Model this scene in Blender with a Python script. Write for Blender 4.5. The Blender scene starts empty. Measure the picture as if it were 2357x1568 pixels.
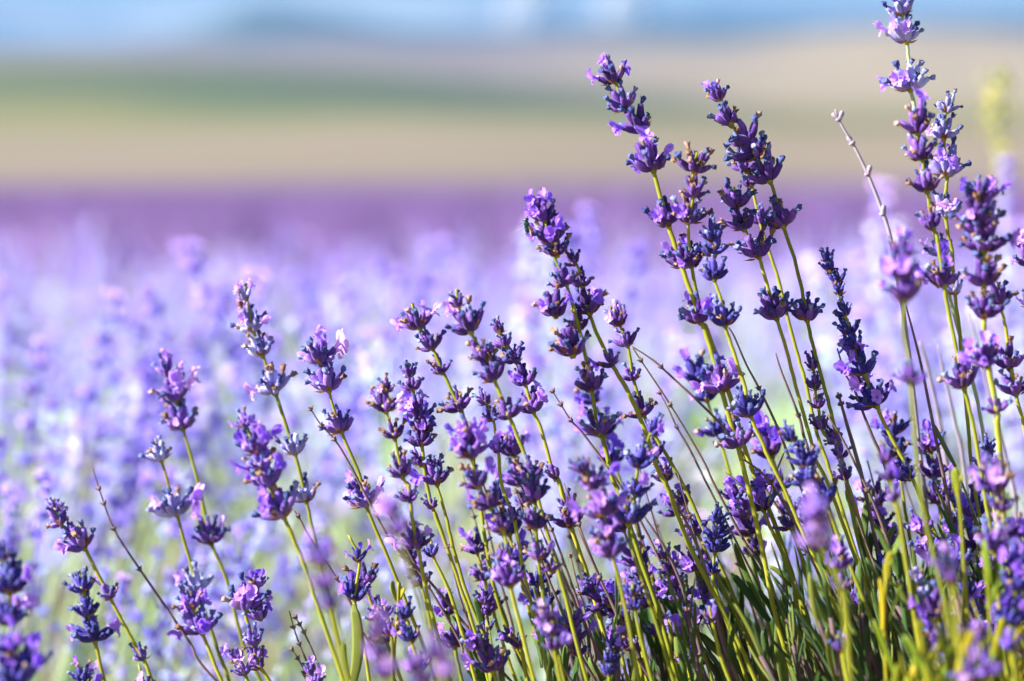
import bpy, math, random
import numpy as np
from mathutils import Vector, Matrix, Quaternion

RND = random.Random(7)
SC = bpy.context.scene
COL = SC.collection

# ------------------------------------------------------------------ camera, light, exposure
CAM_H = 0.75
PITCH = math.radians(3.27)
FOCAL, SENSOR = 100.0, 36.0
D0 = 1.39                                   # focus distance, metres
KPX = SENSOR / FOCAL / 2357.0               # tangent per pixel of a 2357 px wide print
cam_d = bpy.data.cameras.new('camera')
cam = bpy.data.objects.new('camera', cam_d)
COL.objects.link(cam)
cam.location = (0, 0, CAM_H)
cam.rotation_euler = (math.radians(90) - PITCH, 0, 0)
cam_d.lens = FOCAL
cam_d.sensor_width = SENSOR
cam_d.clip_start = 0.05
cam_d.clip_end = 20000
cam_d.dof.use_dof = True
cam_d.dof.focus_distance = D0
cam_d.dof.aperture_fstop = 4.6
SC.camera = cam

SUN_DIR = Vector((-0.86, -0.20, 0.50)).normalized()        # towards the sun
SUN_EL = math.asin(SUN_DIR.z)
SUN_AZ = math.atan2(SUN_DIR.x, SUN_DIR.y)
world = bpy.data.worlds.new('World')
SC.world = world
world.use_nodes = True
wn = world.node_tree
wn.nodes.clear()
sky = wn.nodes.new('ShaderNodeTexSky')
sky.sky_type = 'NISHITA'
sky.sun_disc = False
sky.sun_elevation = SUN_EL
sky.sun_rotation = SUN_AZ
sky.dust_density = 0.6
bg = wn.nodes.new('ShaderNodeBackground')
bg.inputs['Strength'].default_value = 0.052
wo = wn.nodes.new('ShaderNodeOutputWorld')
wn.links.new(sky.outputs[0], bg.inputs[0])
wn.links.new(bg.outputs[0], wo.inputs[0])

sun_d = bpy.data.lights.new('sun', 'SUN')
sun_d.energy = 5.0
sun_d.angle = math.radians(0.53)
sun_d.color = (1.0, 0.96, 0.89)
sun = bpy.data.objects.new('sun', sun_d)
COL.objects.link(sun)
sun.rotation_euler = SUN_DIR.to_track_quat('Z', 'Y').to_euler()
sun.location = (-20, 0, 20)

SC.view_settings.view_transform = 'Standard'
SC.view_settings.look = 'None'
SC.view_settings.exposure = 1.72
SC.view_settings.gamma = 1.0
SC.view_settings.use_curve_mapping = False
SC.render.engine = 'CYCLES'
SC.cycles.use_denoising = True
SC.cycles.max_bounces = 6
SC.cycles.volume_bounces = 0
SC.cycles.sample_clamp_indirect = 4.0

# ------------------------------------------------------------------ helpers
FWD = Vector((0, math.cos(PITCH), -math.sin(PITCH)))
UPV = Vector((0, math.sin(PITCH), math.cos(PITCH)))


def at(px, py, dz=0.0):
    """a point at its own distance from the lens, from where the photograph shows it"""
    w = D0 + dz
    return Vector((0, 0, CAM_H)) + FWD * w + Vector((1, 0, 0)) * ((px - 1178.5) * KPX * w) + UPV * ((784 - py) * KPX * w)


def proj(p):
    v = p - Vector((0, 0, CAM_H))
    w = v.dot(FWD)
    return 1178.5 + v.x / (KPX * w), 784 - v.dot(UPV) / (KPX * w), w


def tag(o, label=None, cat=None, group=None, kind=None):
    if label: o['label'] = label
    if cat: o['category'] = cat
    if group: o['group'] = group
    if kind: o['kind'] = kind
    return o


def add(name, data, parent=None, mat=None):
    o = bpy.data.objects.new(name, data)
    COL.objects.link(o)
    if parent is not None:
        o.parent = parent
    if mat is not None:
        o.matrix_basis = mat
    return o


def mesh(name, v, f, mats=(), idx=None, smooth=True):
    me = bpy.data.meshes.new(name)
    me.from_pydata([tuple(p) for p in v], [], [tuple(q) for q in f])
    for m in mats:
        me.materials.append(m)
    if idx is not None:
        me.polygons.foreach_set('material_index', list(idx))
    if smooth:
        me.polygons.foreach_set('use_smooth', [True] * len(f))
    me.update()
    return me


class Acc:
    """collects faces for one mesh"""
    def __init__(self):
        self.v, self.f, self.i = [], [], []

    def put(self, v, f, mi=0, M=None):
        n = len(self.v)
        self.v += [(M @ Vector(p)) if M is not None else Vector(p) for p in v]
        self.f += [tuple(k + n for k in q) for q in f]
        self.i += [mi] * len(f)

    def data(self, name, mats, smooth=True):
        return mesh(name, self.v, self.f, mats, self.i, smooth)


def tube(pts, rads, segs=6, square=0.0, cap=True):
    v, f = [], []
    n = len(pts)
    prev = None
    for k in range(n):
        t = (pts[min(k + 1, n - 1)] - pts[max(k - 1, 0)]).normalized()
        if prev is None:
            a = t.orthogonal().normalized()
        else:
            a = (prev - t * prev.dot(t)).normalized()
        prev = a
        b = t.cross(a)
        for s in range(segs):
            an = 2 * math.pi * s / segs
            r = rads[k] * (1 + (square if s % 2 == 0 else -square))
            v.append(pts[k] + a * (math.cos(an) * r) + b * (math.sin(an) * r))
    for k in range(n - 1):
        for s in range(segs):
            s2 = (s + 1) % segs
            f.append((k * segs + s, k * segs + s2, (k + 1) * segs + s2, (k + 1) * segs + s))
    if cap:
        f.append(tuple(range(segs - 1, -1, -1)))
        f.append(tuple((n - 1) * segs + s for s in range(segs)))
    return v, f


def spline(P, sub=6):
    """Catmull-Rom through P"""
    if len(P) == 2:
        return [P[0].lerp(P[1], i / sub) for i in range(sub + 1)]
    Q = [P[0] * 2 - P[1]] + list(P) + [P[-1] * 2 - P[-2]]
    out = []
    for i in range(1, len(Q) - 2):
        a, b, c, d = Q[i - 1], Q[i], Q[i + 1], Q[i + 2]
        for s in range(sub):
            t = s / sub
            out.append(0.5 * ((2 * b) + (c - a) * t + (2 * a - 5 * b + 4 * c - d) * t * t + (3 * b - a - 3 * c + d) * t ** 3))
    out.append(P[-1].copy())
    return out


def frame(z, roll=0.0, loc=(0, 0, 0), scale=1.0):
    z = z.normalized()
    x = z.orthogonal().normalized()
    y = z.cross(x)
    M = Matrix((x, y, z)).transposed().to_4x4() @ Matrix.Rotation(roll, 4, 'Z')
    if not isinstance(scale, (tuple, list)):
        scale = (scale,) * 3
    return Matrix.Translation(loc) @ M @ Matrix.Diagonal((*scale, 1))


# ------------------------------------------------------------------ materials
def material(name):
    m = bpy.data.materials.new(name)
    m.use_nodes = True
    nt = m.node_tree
    nt.nodes.clear()
    out = nt.nodes.new('ShaderNodeOutputMaterial')
    return m, nt, out


def ramp(nt, fac, stops, interp='LINEAR'):
    r = nt.nodes.new('ShaderNodeValToRGB')
    r.color_ramp.interpolation = interp
    els = r.color_ramp.elements
    while len(els) < len(stops):
        els.new(0.5)
    for e, (p, c) in zip(els, stops):
        e.position = p
        e.color = (*c, 1)
    nt.links.new(fac, r.inputs[0])
    return r.outputs[0]


def noise(nt, scale, detail=3.0, coord='Object', rough=0.55):
    tc = nt.nodes.new('ShaderNodeTexCoord')
    n = nt.nodes.new('ShaderNodeTexNoise')
    n.inputs['Scale'].default_value = scale
    n.inputs['Detail'].default_value = detail
    n.inputs['Roughness'].default_value = rough
    nt.links.new(tc.outputs[coord], n.inputs['Vector'])
    return n.outputs[0]


def math_node(nt, op, a, b):
    n = nt.nodes.new('ShaderNodeMath')
    n.operation = op
    for i, q in enumerate((a, b)):
        if isinstance(q, (int, float)):
            n.inputs[i].default_value = q
        else:
            nt.links.new(q, n.inputs[i])
    return n.outputs[0]


def plant_mat(name, stops, nscale=700.0, per_object=0.6, rough=0.6, sheen=0.0, sheen_tint=(1, 1, 1), trans=0.0, bump=0.0, bump_scale=2500.0, spec=0.3, trans_gain=1.0):
    m, nt, out = material(name)
    n = noise(nt, nscale)
    oi = nt.nodes.new('ShaderNodeObjectInfo')
    f = math_node(nt, 'ADD', math_node(nt, 'MULTIPLY', oi.outputs['Random'], per_object), math_node(nt, 'MULTIPLY', n, 1.0 - per_object))
    c = ramp(nt, f, stops)
    b = nt.nodes.new('ShaderNodeBsdfPrincipled')
    nt.links.new(c, b.inputs['Base Color'])
    b.inputs['Roughness'].default_value = rough
    b.inputs['Specular IOR Level'].default_value = spec
    if sheen:
        b.inputs['Sheen Weight'].default_value = sheen
        b.inputs['Sheen Roughness'].default_value = 0.5
        b.inputs['Sheen Tint'].default_value = (*sheen_tint, 1)
    if bump:
        n2 = noise(nt, bump_scale, 2.0)
        bp = nt.nodes.new('ShaderNodeBump')
        bp.inputs['Strength'].default_value = bump
        bp.inputs['Distance'].default_value = 0.0004
        nt.links.new(n2, bp.inputs['Height'])
        nt.links.new(bp.outputs[0], b.inputs['Normal'])
    sh = b.outputs[0]
    if trans:
        t = nt.nodes.new('ShaderNodeBsdfTranslucent')
        nt.links.new(c, t.inputs[0])
        mx = nt.nodes.new('ShaderNodeMixShader')
        mx.inputs[0].default_value = trans
        nt.links.new(sh, mx.inputs[1])
        nt.links.new(t.outputs[0], mx.inputs[2])
        sh = mx.outputs[0]
    nt.links.new(sh, out.inputs[0])
    return m


LILAC = (0.75, 0.62, 1.0)
M = {}
M['bud_violet'] = plant_mat('violet calyx', [(0.15, (0.036, 0.008, 0.105)), (0.5, (0.085, 0.025, 0.225)), (0.85, (0.22, 0.085, 0.43))], sheen=0.2, sheen_tint=LILAC, bump=0.5)
M['bud_blue'] = plant_mat('indigo calyx', [(0.15, (0.014, 0.009, 0.125)), (0.55, (0.032, 0.023, 0.25)), (0.9, (0.10, 0.07, 0.42))], sheen=0.16, sheen_tint=LILAC, bump=0.5)
M['bud_light'] = plant_mat('light violet calyx', [(0.15, (0.06, 0.02, 0.20)), (0.5, (0.14, 0.06, 0.38)), (0.85, (0.32, 0.18, 0.60))], sheen=0.3, sheen_tint=LILAC, bump=0.5)
M['bud_pale'] = plant_mat('pale downy calyx', [(0.15, (0.13, 0.09, 0.36)), (0.55, (0.28, 0.25, 0.62)), (0.9, (0.55, 0.58, 0.85))], sheen=0.6, sheen_tint=(0.85, 0.9, 1), bump=0.5)
M['tip_blue'] = plant_mat('withered blue corolla', [(0.2, (0.040, 0.055, 0.22)), (0.6, (0.12, 0.15, 0.38)), (0.9, (0.38, 0.40, 0.66))], rough=0.8, bump=0.6, trans=0.15)
M['tip_tan'] = plant_mat('withered tan corolla', [(0.2, (0.22, 0.11, 0.07)), (0.6, (0.36, 0.22, 0.16)), (0.9, (0.52, 0.40, 0.38))], rough=0.8, bump=0.6, trans=0.25)
M['floret'] = plant_mat('violet petal', [(0.15, (0.24, 0.10, 0.82)), (0.5, (0.44, 0.20, 0.93)), (0.85, (0.70, 0.40, 0.97))], rough=0.5, trans=0.45, sheen=0.2, sheen_tint=LILAC)
M['floret_pale'] = plant_mat('pale pink petal', [(0.15, (0.42, 0.25, 0.88)), (0.5, (0.64, 0.36, 0.92)), (0.85, (0.86, 0.58, 0.95))], rough=0.5, trans=0.45, sheen=0.2, sheen_tint=LILAC)
M['bract'] = plant_mat('papery bract', [(0.2, (0.13, 0.05, 0.04)), (0.55, (0.32, 0.13, 0.04)), (0.9, (0.50, 0.26, 0.06))], rough=0.7, trans=0.3)
M['stem'] = plant_mat('green stem', [(0.2, (0.19, 0.21, 0.012)), (0.6, (0.31, 0.31, 0.02)), (0.9, (0.42, 0.39, 0.035))], nscale=60, per_object=0.5, rough=0.55, bump=0.35, bump_scale=1500, trans=0.12)
M['stem_pale'] = plant_mat('sunlit pale stem', [(0.2, (0.26, 0.34, 0.14)), (0.6, (0.40, 0.46, 0.26)), (0.9, (0.5, 0.54, 0.36))], nscale=60, per_object=0.5, rough=0.6, sheen=0.4)  # strong sunlight is put into this whitish stem colour
M['stem_brown'] = plant_mat('dry brown stem', [(0.2, (0.10, 0.06, 0.07)), (0.6, (0.18, 0.11, 0.10)), (0.9, (0.27, 0.19, 0.15))], nscale=90, per_object=0.4, rough=0.75, bump=0.4)
M['stem_grey'] = plant_mat('bleached dry stem', [(0.2, (0.24, 0.19, 0.25)), (0.6, (0.33, 0.27, 0.33)), (0.9, (0.44, 0.38, 0.42))], nscale=120, per_object=0.3, rough=0.8, bump=0.4)
M['leaf'] = plant_mat('dark green leaf', [(0.2, (0.028, 0.085, 0.010)), (0.55, (0.085, 0.145, 0.014)), (0.9, (0.24, 0.25, 0.03))], nscale=150, per_object=0.7, rough=0.5, bump=0.4, bump_scale=1800, trans=0.15, sheen=0.12)
M['leaf_yellow'] = plant_mat('yellow green leaf', [(0.2, (0.14, 0.21, 0.012)), (0.55, (0.30, 0.31, 0.015)), (0.9, (0.52, 0.38, 0.02))], nscale=120, per_object=0.7, rough=0.5, trans=0.35)
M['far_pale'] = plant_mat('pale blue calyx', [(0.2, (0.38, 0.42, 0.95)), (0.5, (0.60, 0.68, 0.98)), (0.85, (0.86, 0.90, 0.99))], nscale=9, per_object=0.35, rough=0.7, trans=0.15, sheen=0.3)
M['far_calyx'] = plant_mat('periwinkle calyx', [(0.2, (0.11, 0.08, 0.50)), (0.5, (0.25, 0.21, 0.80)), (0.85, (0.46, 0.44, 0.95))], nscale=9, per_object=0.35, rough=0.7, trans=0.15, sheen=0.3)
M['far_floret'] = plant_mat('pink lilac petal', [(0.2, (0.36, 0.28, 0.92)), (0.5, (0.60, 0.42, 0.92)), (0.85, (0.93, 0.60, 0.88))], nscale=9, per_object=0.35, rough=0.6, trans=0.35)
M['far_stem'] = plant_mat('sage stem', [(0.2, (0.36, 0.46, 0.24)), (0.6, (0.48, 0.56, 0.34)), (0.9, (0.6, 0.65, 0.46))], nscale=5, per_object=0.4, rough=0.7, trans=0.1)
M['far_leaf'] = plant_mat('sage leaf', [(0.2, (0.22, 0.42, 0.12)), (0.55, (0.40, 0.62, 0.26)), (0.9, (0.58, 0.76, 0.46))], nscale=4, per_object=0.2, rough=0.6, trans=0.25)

# ------------------------------------------------------------------ the setting: ground, far fields, hills, haze
def elev(r):
    xs = [0, 95, 150, 250, 350, 500, 800, 1000, 1250]
    es = [None, -0.75 / 95, 0.006, 0.0155, 0.022, 0.030, 0.0415, 0.0465, 0.045]
    if r <= 95:
        return 0.0
    return CAM_H + r * float(np.interp(r, xs[1:], es[1:]))


ys = [-12, -6, -2, 0, 1, 2, 3, 5, 8, 12, 18, 26, 36, 50, 65, 80, 95, 105, 115, 130, 150, 175, 200, 225, 250, 280, 310, 350, 390, 440, 500, 570, 640, 720, 800, 900, 1000, 1100, 1250, 1450, 1750]
vs, fs = [], []
NX = 60
rg = random.Random(3)
for iy, y in enumerate(ys):
    half = 60 + 0.75 * max(y, 0)
    for ix in range(NX + 1):
        x = -half + 2 * half * ix / NX
        z = elev(y)
        if y > 95:
            s = min(1.0, (y - 95) / 300.0)
            z += s * (4.0 * math.sin(x * 0.013 + y * 0.006) + 2.2 * math.sin(x * 0.031 - y * 0.011 + 1.7))
        vs.append((x, y, z))
for iy in range(len(ys) - 1):
    for ix in range(NX):
        a = iy * (NX + 1) + ix
        fs.append((a, a + 1, a + NX + 2, a + NX + 1))

m, nt, out = material('ground fields')
tc = nt.nodes.new('ShaderNodeTexCoord')
sep = nt.nodes.new('ShaderNodeSeparateXYZ')
nt.links.new(tc.outputs['Object'], sep.inputs[0])
nbig = nt.nodes.new('ShaderNodeTexNoise')
mp = nt.nodes.new('ShaderNodeMapping')
mp.inputs['Scale'].default_value = (0.022, 0.004, 0.0)
nt.links.new(tc.outputs['Object'], mp.inputs[0])
nt.links.new(mp.outputs[0], nbig.inputs['Vector'])
nbig.inputs['Scale'].default_value = 1.0
nbig.inputs['Detail'].default_value = 3.0
logy = math_node(nt, 'LOGARITHM', math_node(nt, 'MAXIMUM', sep.outputs['Y'], 1.0), 10.0)     # log10 of the distance
warp = math_node(nt, 'MULTIPLY', math_node(nt, 'SUBTRACT', nbig.outputs[0], 0.5), 0.24)
nlow = nt.nodes.new('ShaderNodeTexNoise')
mp3 = nt.nodes.new('ShaderNodeMapping')
mp3.inputs['Scale'].default_value = (0.0075, 0.0016, 0.0)
mp3.inputs['Location'].default_value = (0.37, 5.1, 0)
nt.links.new(tc.outputs['Object'], mp3.inputs[0])
nt.links.new(mp3.outputs[0], nlow.inputs['Vector'])
nlow.inputs['Scale'].default_value = 1.0
nlow.inputs['Detail'].default_value = 1.0
warp = math_node(nt, 'ADD', warp, math_node(nt, 'MULTIPLY', math_node(nt, 'SUBTRACT', nlow.outputs[0], 0.5), 0.16))
lf = math_node(nt, 'DIVIDE', math_node(nt, 'SUBTRACT', math_node(nt, 'ADD', logy, warp), 1.9), 1.2)   # 79 m -> 0, 1260 m -> 1


def lp(r):
    return (math.log10(r) - 1.9) / 1.2


TAN, SAND, SAGE, OLIVE, MAUVE, STRAW = (0.25, 0.20, 0.145), (0.36, 0.275, 0.175), (0.10, 0.13, 0.065), (0.225, 0.205, 0.085), (0.20, 0.155, 0.155), (0.26, 0.215, 0.13)
ca = ramp(nt, lf, [(lp(90), MAUVE), (lp(125), TAN), (lp(205), TAN), (lp(240), OLIVE), (lp(290), SAGE), (lp(450), SAGE), (lp(550), MAUVE), (lp(700), TAN), (lp(1000), MAUVE)])
cb = ramp(nt, lf, [(lp(90), MAUVE), (lp(130), TAN), (lp(170), TAN), (lp(205), OLIVE), (lp(290), OLIVE), (lp(340), SAGE), (lp(450), SAGE), (lp(540), STRAW), (lp(700), SAND), (lp(1000), TAN)])
xm = nt.nodes.new('ShaderNodeMapRange')
xm.inputs['From Min'].default_value = -0.02
xm.inputs['From Max'].default_value = 0.10
nt.links.new(math_node(nt, 'DIVIDE', sep.outputs['X'], math_node(nt, 'MAXIMUM', sep.outputs['Y'], 1.0)), xm.inputs['Value'])
mixc = nt.nodes.new('ShaderNodeMix')
mixc.data_type = 'RGBA'
nt.links.new(xm.outputs[0], mixc.inputs['Factor'])
nt.links.new(ca, mixc.inputs[6])
nt.links.new(cb, mixc.inputs[7])
pn = nt.nodes.new('ShaderNodeTexNoise')
mp2 = nt.nodes.new('ShaderNodeMapping')
mp2.inputs['Scale'].default_value = (0.014, 0.0075, 0.0)
mp2.inputs['Location'].default_value = (3.3, 1.7, 0)
nt.links.new(tc.outputs['Object'], mp2.inputs[0])
nt.links.new(mp2.outputs[0], pn.inputs['Vector'])
pn.inputs['Scale'].default_value = 1.0
pn.inputs['Detail'].default_value = 4.0
patch = nt.nodes.new('ShaderNodeMapRange')
patch.inputs['From Min'].default_value = 0.50
patch.inputs['From Max'].default_value = 0.66
patch.inputs['To Max'].default_value = 0.45
nt.links.new(pn.outputs[0], patch.inputs['Value'])
mixp = nt.nodes.new('ShaderNodeMix')
mixp.data_type = 'RGBA'
nt.links.new(patch.outputs[0], mixp.inputs['Factor'])
nt.links.new(mixc.outputs[2], mixp.inputs[6])
mixp.inputs[7].default_value = (0.085, 0.08, 0.08, 1)
soil = ramp(nt, noise(nt, 14.0, 6.0), [(0.3, (0.12, 0.085, 0.055)), (0.7, (0.26, 0.20, 0.14))])
near = nt.nodes.new('ShaderNodeMapRange')
near.inputs['From Min'].default_value = 90
near.inputs['From Max'].default_value = 100
nt.links.new(sep.outputs['Y'], near.inputs['Value'])
mix2 = nt.nodes.new('ShaderNodeMix')
mix2.data_type = 'RGBA'
nt.links.new(near.outputs[0], mix2.inputs['Factor'])
nt.links.new(soil, mix2.inputs[6])
nt.links.new(mixp.outputs[2], mix2.inputs[7])
b = nt.nodes.new('ShaderNodeBsdfPrincipled')
b.inputs['Roughness'].default_value = 0.9
b.inputs['Specular IOR Level'].default_value = 0.1
nt.links.new(mix2.outputs[2], b.inputs['Base Color'])
nt.links.new(b.outputs[0], out.inputs[0])
tag(add('ground', mesh('ground', vs, fs, [m])), kind='structure')


def hill_mat(name, stops, scale):
    m, nt, out = material(name)
    c = ramp(nt, noise(nt, scale, 6.0), stops)
    b = nt.nodes.new('ShaderNodeBsdfDiffuse')
    nt.links.new(c, b.inputs[0])
    nt.links.new(b.outputs[0], out.inputs[0])
    return m


def ridge(name, y0, depth, half, fn, mat, n=160, base=-20.0, nd=10, seed=1):
    r = random.Random(seed)
    ph = [r.uniform(0, 6.28) for _ in range(8)]
    v, f = [], []
    for j in range(nd + 1):
        t = j / nd
        prof = math.sin(math.pi * min(1.0, 0.02 + t * 0.98)) ** 0.8 if 0 < t < 1 else 0.0
        for i in range(n + 1):
            x = -half + 2 * half * i / n
            y = y0 + (t - 0.5) * depth
            w = sum(math.sin(x * (0.004 * 1.9 ** k) + ph[k] + y * 0.003) / 1.7 ** k for k in range(5))
            top = CAM_H + y0 * fn(x / y0) + w * y0 * 0.0006
            v.append((x, y + 30 * math.sin(x * 0.006 + ph[6]), base + (top - base) * prof))
    for j in range(nd):
        for i in range(n):
            a = j * (n + 1) + i
            f.append((a, a + 1, a + n + 2, a + n + 1))
    return tag(add(name, mesh(name, v, f, [mat])), kind='structure')


def tx(px):
    return (px - 1178.5) * KPX


def prof_near(s):
    return float(np.interp(s, [tx(-400), tx(300), tx(480), tx(590), tx(720), tx(900), tx(1180), tx(1400), tx(1600), tx(1900), tx(2357), tx(3000)],
                           [0.044, 0.046, 0.050, 0.0600, 0.0590, 0.0535, 0.0520, 0.0545, 0.0565, 0.0545, 0.0570, 0.055]))


def prof_far(s):
    return float(np.interp(s, [tx(-800), tx(0), tx(300), tx(700), tx(1120), tx(1230), tx(1320), tx(1440), tx(1540), tx(1900), tx(2357), tx(3200)],
                           [0.061, 0.0635, 0.060, 0.0655, 0.065, 0.0585, 0.0635, 0.0585, 0.0645, 0.066, 0.062, 0.064]))


ridge('wooded_hills', 2300, 700, 2300, prof_near, hill_mat('wooded slope', [(0.35, (0.006, 0.022, 0.030)), (0.65, (0.07, 0.10, 0.08))], 0.006), seed=5)
ridge('distant_hills', 4600, 1000, 4200, prof_far, hill_mat('bare slope', [(0.38, (0.02, 0.06, 0.10)), (0.62, (0.34, 0.36, 0.36))], 0.0022), seed=9)

hm, nt, out = material('haze')
pv = nt.nodes.new('ShaderNodeVolumePrincipled')
pv.inputs['Color'].default_value = (0.235, 0.44, 0.78, 1)
pv.inputs['Density'].default_value = 0.00030
nt.links.new(pv.outputs[0], out.inputs['Volume'])
hx, hy0, hy1, hz0, hz1 = 5200, -40, 6200, -25, 420
hv = [(x, y, z) for z in (hz0, hz1) for y in (hy0, hy1) for x in (-hx, hx)]
hf = [(0, 2, 3, 1), (4, 5, 7, 6), (0, 1, 5, 4), (2, 6, 7, 3), (0, 4, 6, 2), (1, 3, 7, 5)]
tag(add('haze', mesh('haze', hv, hf, [hm], smooth=False)), kind='stuff')

rockm = hill_mat('pale limestone', [(0.3, (0.36, 0.33, 0.30)), (0.7, (0.55, 0.52, 0.48))], 0.05)
for px_, w_, lab in ((1228, 48, 'pale limestone outcrop on the distant hill, left one of two'), (1445, 42, 'pale limestone outcrop on the distant hill, right one of two')):
    r = random.Random(px_)
    y0 = 3900.0
    cx_ = tx(px_) * y0
    v, f = [], []
    for j in range(7):
        for i in range(13):
            a_ = math.pi * i / 12
            q = math.cos(j / 6 * 1.45) ** 0.6
            v.append((cx_ - math.cos(a_) * w_ * q * r.uniform(0.85, 1.1), y0 - math.sin(a_) * 40 * q * r.uniform(0.8, 1.1), 205 + j * 11 + r.uniform(-3, 3)))
    for j in range(6):
        for i in range(12):
            a_ = j * 13 + i
            f.append((a_, a_ + 1, a_ + 14, a_ + 13))
    tag(add('rock_outcrop', mesh('rock_outcrop', v, f, [rockm], smooth=False)), lab, 'rock')

# ------------------------------------------------------------------ lavender pieces (metres)
def bud_data(pal, tip, seed):
    """a calyx, with or without the withered corolla that still sticks out of it"""
    r = random.Random(seed)
    a = Acc()
    L = 0.0056 * r.uniform(0.92, 1.1)
    R = 0.00130 * r.uniform(0.92, 1.1)
    prof = [(0.0, 0.35), (0.10, 0.72), (0.32, 1.0), (0.58, 1.02), (0.82, 0.84), (1.0, 0.70), (0.97, 0.45)]
    segs = 10
    bend = r.uniform(0.0, 0.0008)
    v = []
    for z, q in prof:
        for s in range(segs):
            an = 2 * math.pi * s / segs
            rr = R * q * (1.07 if s % 2 else 0.93)
            zz = z * L + (0.00035 if (z == 1.0 and s % 2) else 0.0)
            v.append((math.cos(an) * rr + bend * z * z, math.sin(an) * rr, zz))
    f = []
    for k in range(len(prof) - 1):
        for s in range(segs):
            s2 = (s + 1) % segs
            f.append((k * segs + s, k * segs + s2, (k + 1) * segs + s2, (k + 1) * segs + s))
    f.append(tuple((len(prof) - 1) * segs + s for s in range(segs)))
    a.put(v, f, 0)
    if tip:
        # crumpled corolla: a short tube that ends in a ragged rim of curled lobes
        c = Vector((bend, 0, L * 0.95))
        n = 8
        rings = [(0.0, 0.50), (0.0011, 0.50), (0.0022, 0.80), (0.0031, 1.0)]
        tilt = Vector((r.uniform(-0.3, 0.5), r.uniform(-0.3, 0.3), 1)).normalized()
        T = frame(tilt, r.uniform(0, 6), c)
        v = []
        for k, (z, q) in enumerate(rings):
            for s in range(n):
                an = 2 * math.pi * s / n
                j = 1 + (r.uniform(-0.35, 0.35) if k > 1 else 0)
                rr = 0.00115 * q * j
                v.append((math.cos(an) * rr, math.sin(an) * rr, z + (r.uniform(-0.0006, 0.0005) if k > 1 else 0)))
        v.append((0, 0, 0.0015))
        f = []
        for k in range(len(rings) - 1):
            for s in range(n):
                s2 = (s + 1) % n
                f.append((k * n + s, k * n + s2, (k + 1) * n + s2, (k + 1) * n + s))
        for s in range(n):
            f.append(((len(rings) - 1) * n + s, (len(rings) - 1) * n + (s + 1) % n, len(v) - 1))
        a.put(v, f, 1, T)
    return a.data('bud', [M[pal], M[tip] if tip else M[pal]])


def lobe(w, l, curl, cup, nu=3, nv=4):
    """one petal lobe growing along +x from the origin, bending to +z or away from it"""
    v = []
    for j in range(nv + 1):
        t = j / nv
        half = w * 0.5 * (0.55 + 0.75 * math.sin(math.pi * min(1, t * 0.85 + 0.1))) * (1.0 if t < 0.99 else 0.55)
        ang = curl * t
        x = l * t * math.cos(ang * 0.6)
        z = l * t * math.sin(ang * 0.6)
        for i in range(nu + 1):
            u = i / nu * 2 - 1
            v.append((x, u * half, z + cup * (u * u) * l * 0.25 + 0.00035 * math.sin(5 * t + 3 * u + 40 * curl) * t))
    f = []
    for j in range(nv):
        for i in range(nu):
            a = j * (nu + 1) + i
            f.append((a, a + 1, a + nu + 2, a + nu + 1))
    return v, f


def floret_data(mat, seed):
    """an open two-lipped corolla: tube, two broad upper lobes, three small lower ones; +z out of the calyx"""
    r = random.Random(seed)
    a = Acc()
    n = 8
    H = 0.0034 * r.uniform(0.85, 1.2)
    rings = [(-0.001, 0.7), (H * 0.5, 0.78), (H * 0.85, 1.0), (H, 1.35)]
    v = []
    for z, q in rings:
        for s in range(n):
            an = 2 * math.pi * s / n
            v.append((math.cos(an) * 0.00095 * q, math.sin(an) * 0.00095 * q, z))
    f = []
    for k in range(len(rings) - 1):
        for s in range(n):
            s2 = (s + 1) % n
            f.append((k * n + s, k * n + s2, (k + 1) * n + s2, (k + 1) * n + s))
    a.put(v, f)
    S = r.uniform(0.9, 1.2)
    for an, w, l, lift in ((0.48, 0.0031, 0.0042, 1.1), (-0.48, 0.0031, 0.0042, 1.1), (math.pi, 0.0026, 0.0028, -0.1), (math.pi - 0.95, 0.0024, 0.0025, 0.1), (math.pi + 0.95, 0.0024, 0.0025, 0.1)):
        lv, lf_ = lobe(w * S, l * S * r.uniform(0.85, 1.15), r.uniform(-0.8, 0.6), r.uniform(0.2, 0.9))
        T = Matrix.Rotation(an + r.uniform(-0.15, 0.15), 4, 'Z') @ Matrix.Translation((0.0009, 0, H * 0.97)) @ Matrix.Rotation(-(lift + r.uniform(-0.3, 0.3)), 4, 'Y')
        a.put(lv, lf_, 0, T)
    return a.data('floret', [M[mat]])


def whorl_data(seed, dark=True):
    """the node of a whorl: a swollen joint with its papery bracts"""
    r = random.Random(seed)
    a = Acc()
    v, f = tube([Vector((0, 0, -0.0012)), Vector((0, 0, 0)), Vector((0, 0, 0.0018)), Vector((0, 0, 0.003))], [0.0008, 0.0014, 0.0013, 0.0007], 8)
    a.put(v, f, 0)
    for k in range(r.choice((4, 5, 6))):
        an = (k % 2) * math.pi + r.uniform(-1.0, 1.0)
        l, w = r.uniform(0.0032, 0.0058), r.uniform(0.0016, 0.003)
        bv = [(0, -w * 0.3, 0), (0, w * 0.3, 0), (l * 0.4, -w * 0.5, 0.0005), (l * 0.4, w * 0.5, 0.0005), (l * 0.4, 0, -0.0004), (l, 0, r.uniform(-0.0004, 0.0012))]
        bf = [(0, 4, 2), (0, 1, 4), (1, 3, 4), (2, 4, 5), (4, 3, 5)]
        T = Matrix.Rotation(an, 4, 'Z') @ Matrix.Translation((0.0010, 0, r.uniform(-0.0006, 0.0004))) @ Matrix.Rotation(-r.uniform(0.1, 0.8), 4, 'Y')
        a.put(bv, bf, 1, T)
    return a.data('flower_whorl', [M['stem'], M['bract']])


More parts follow.
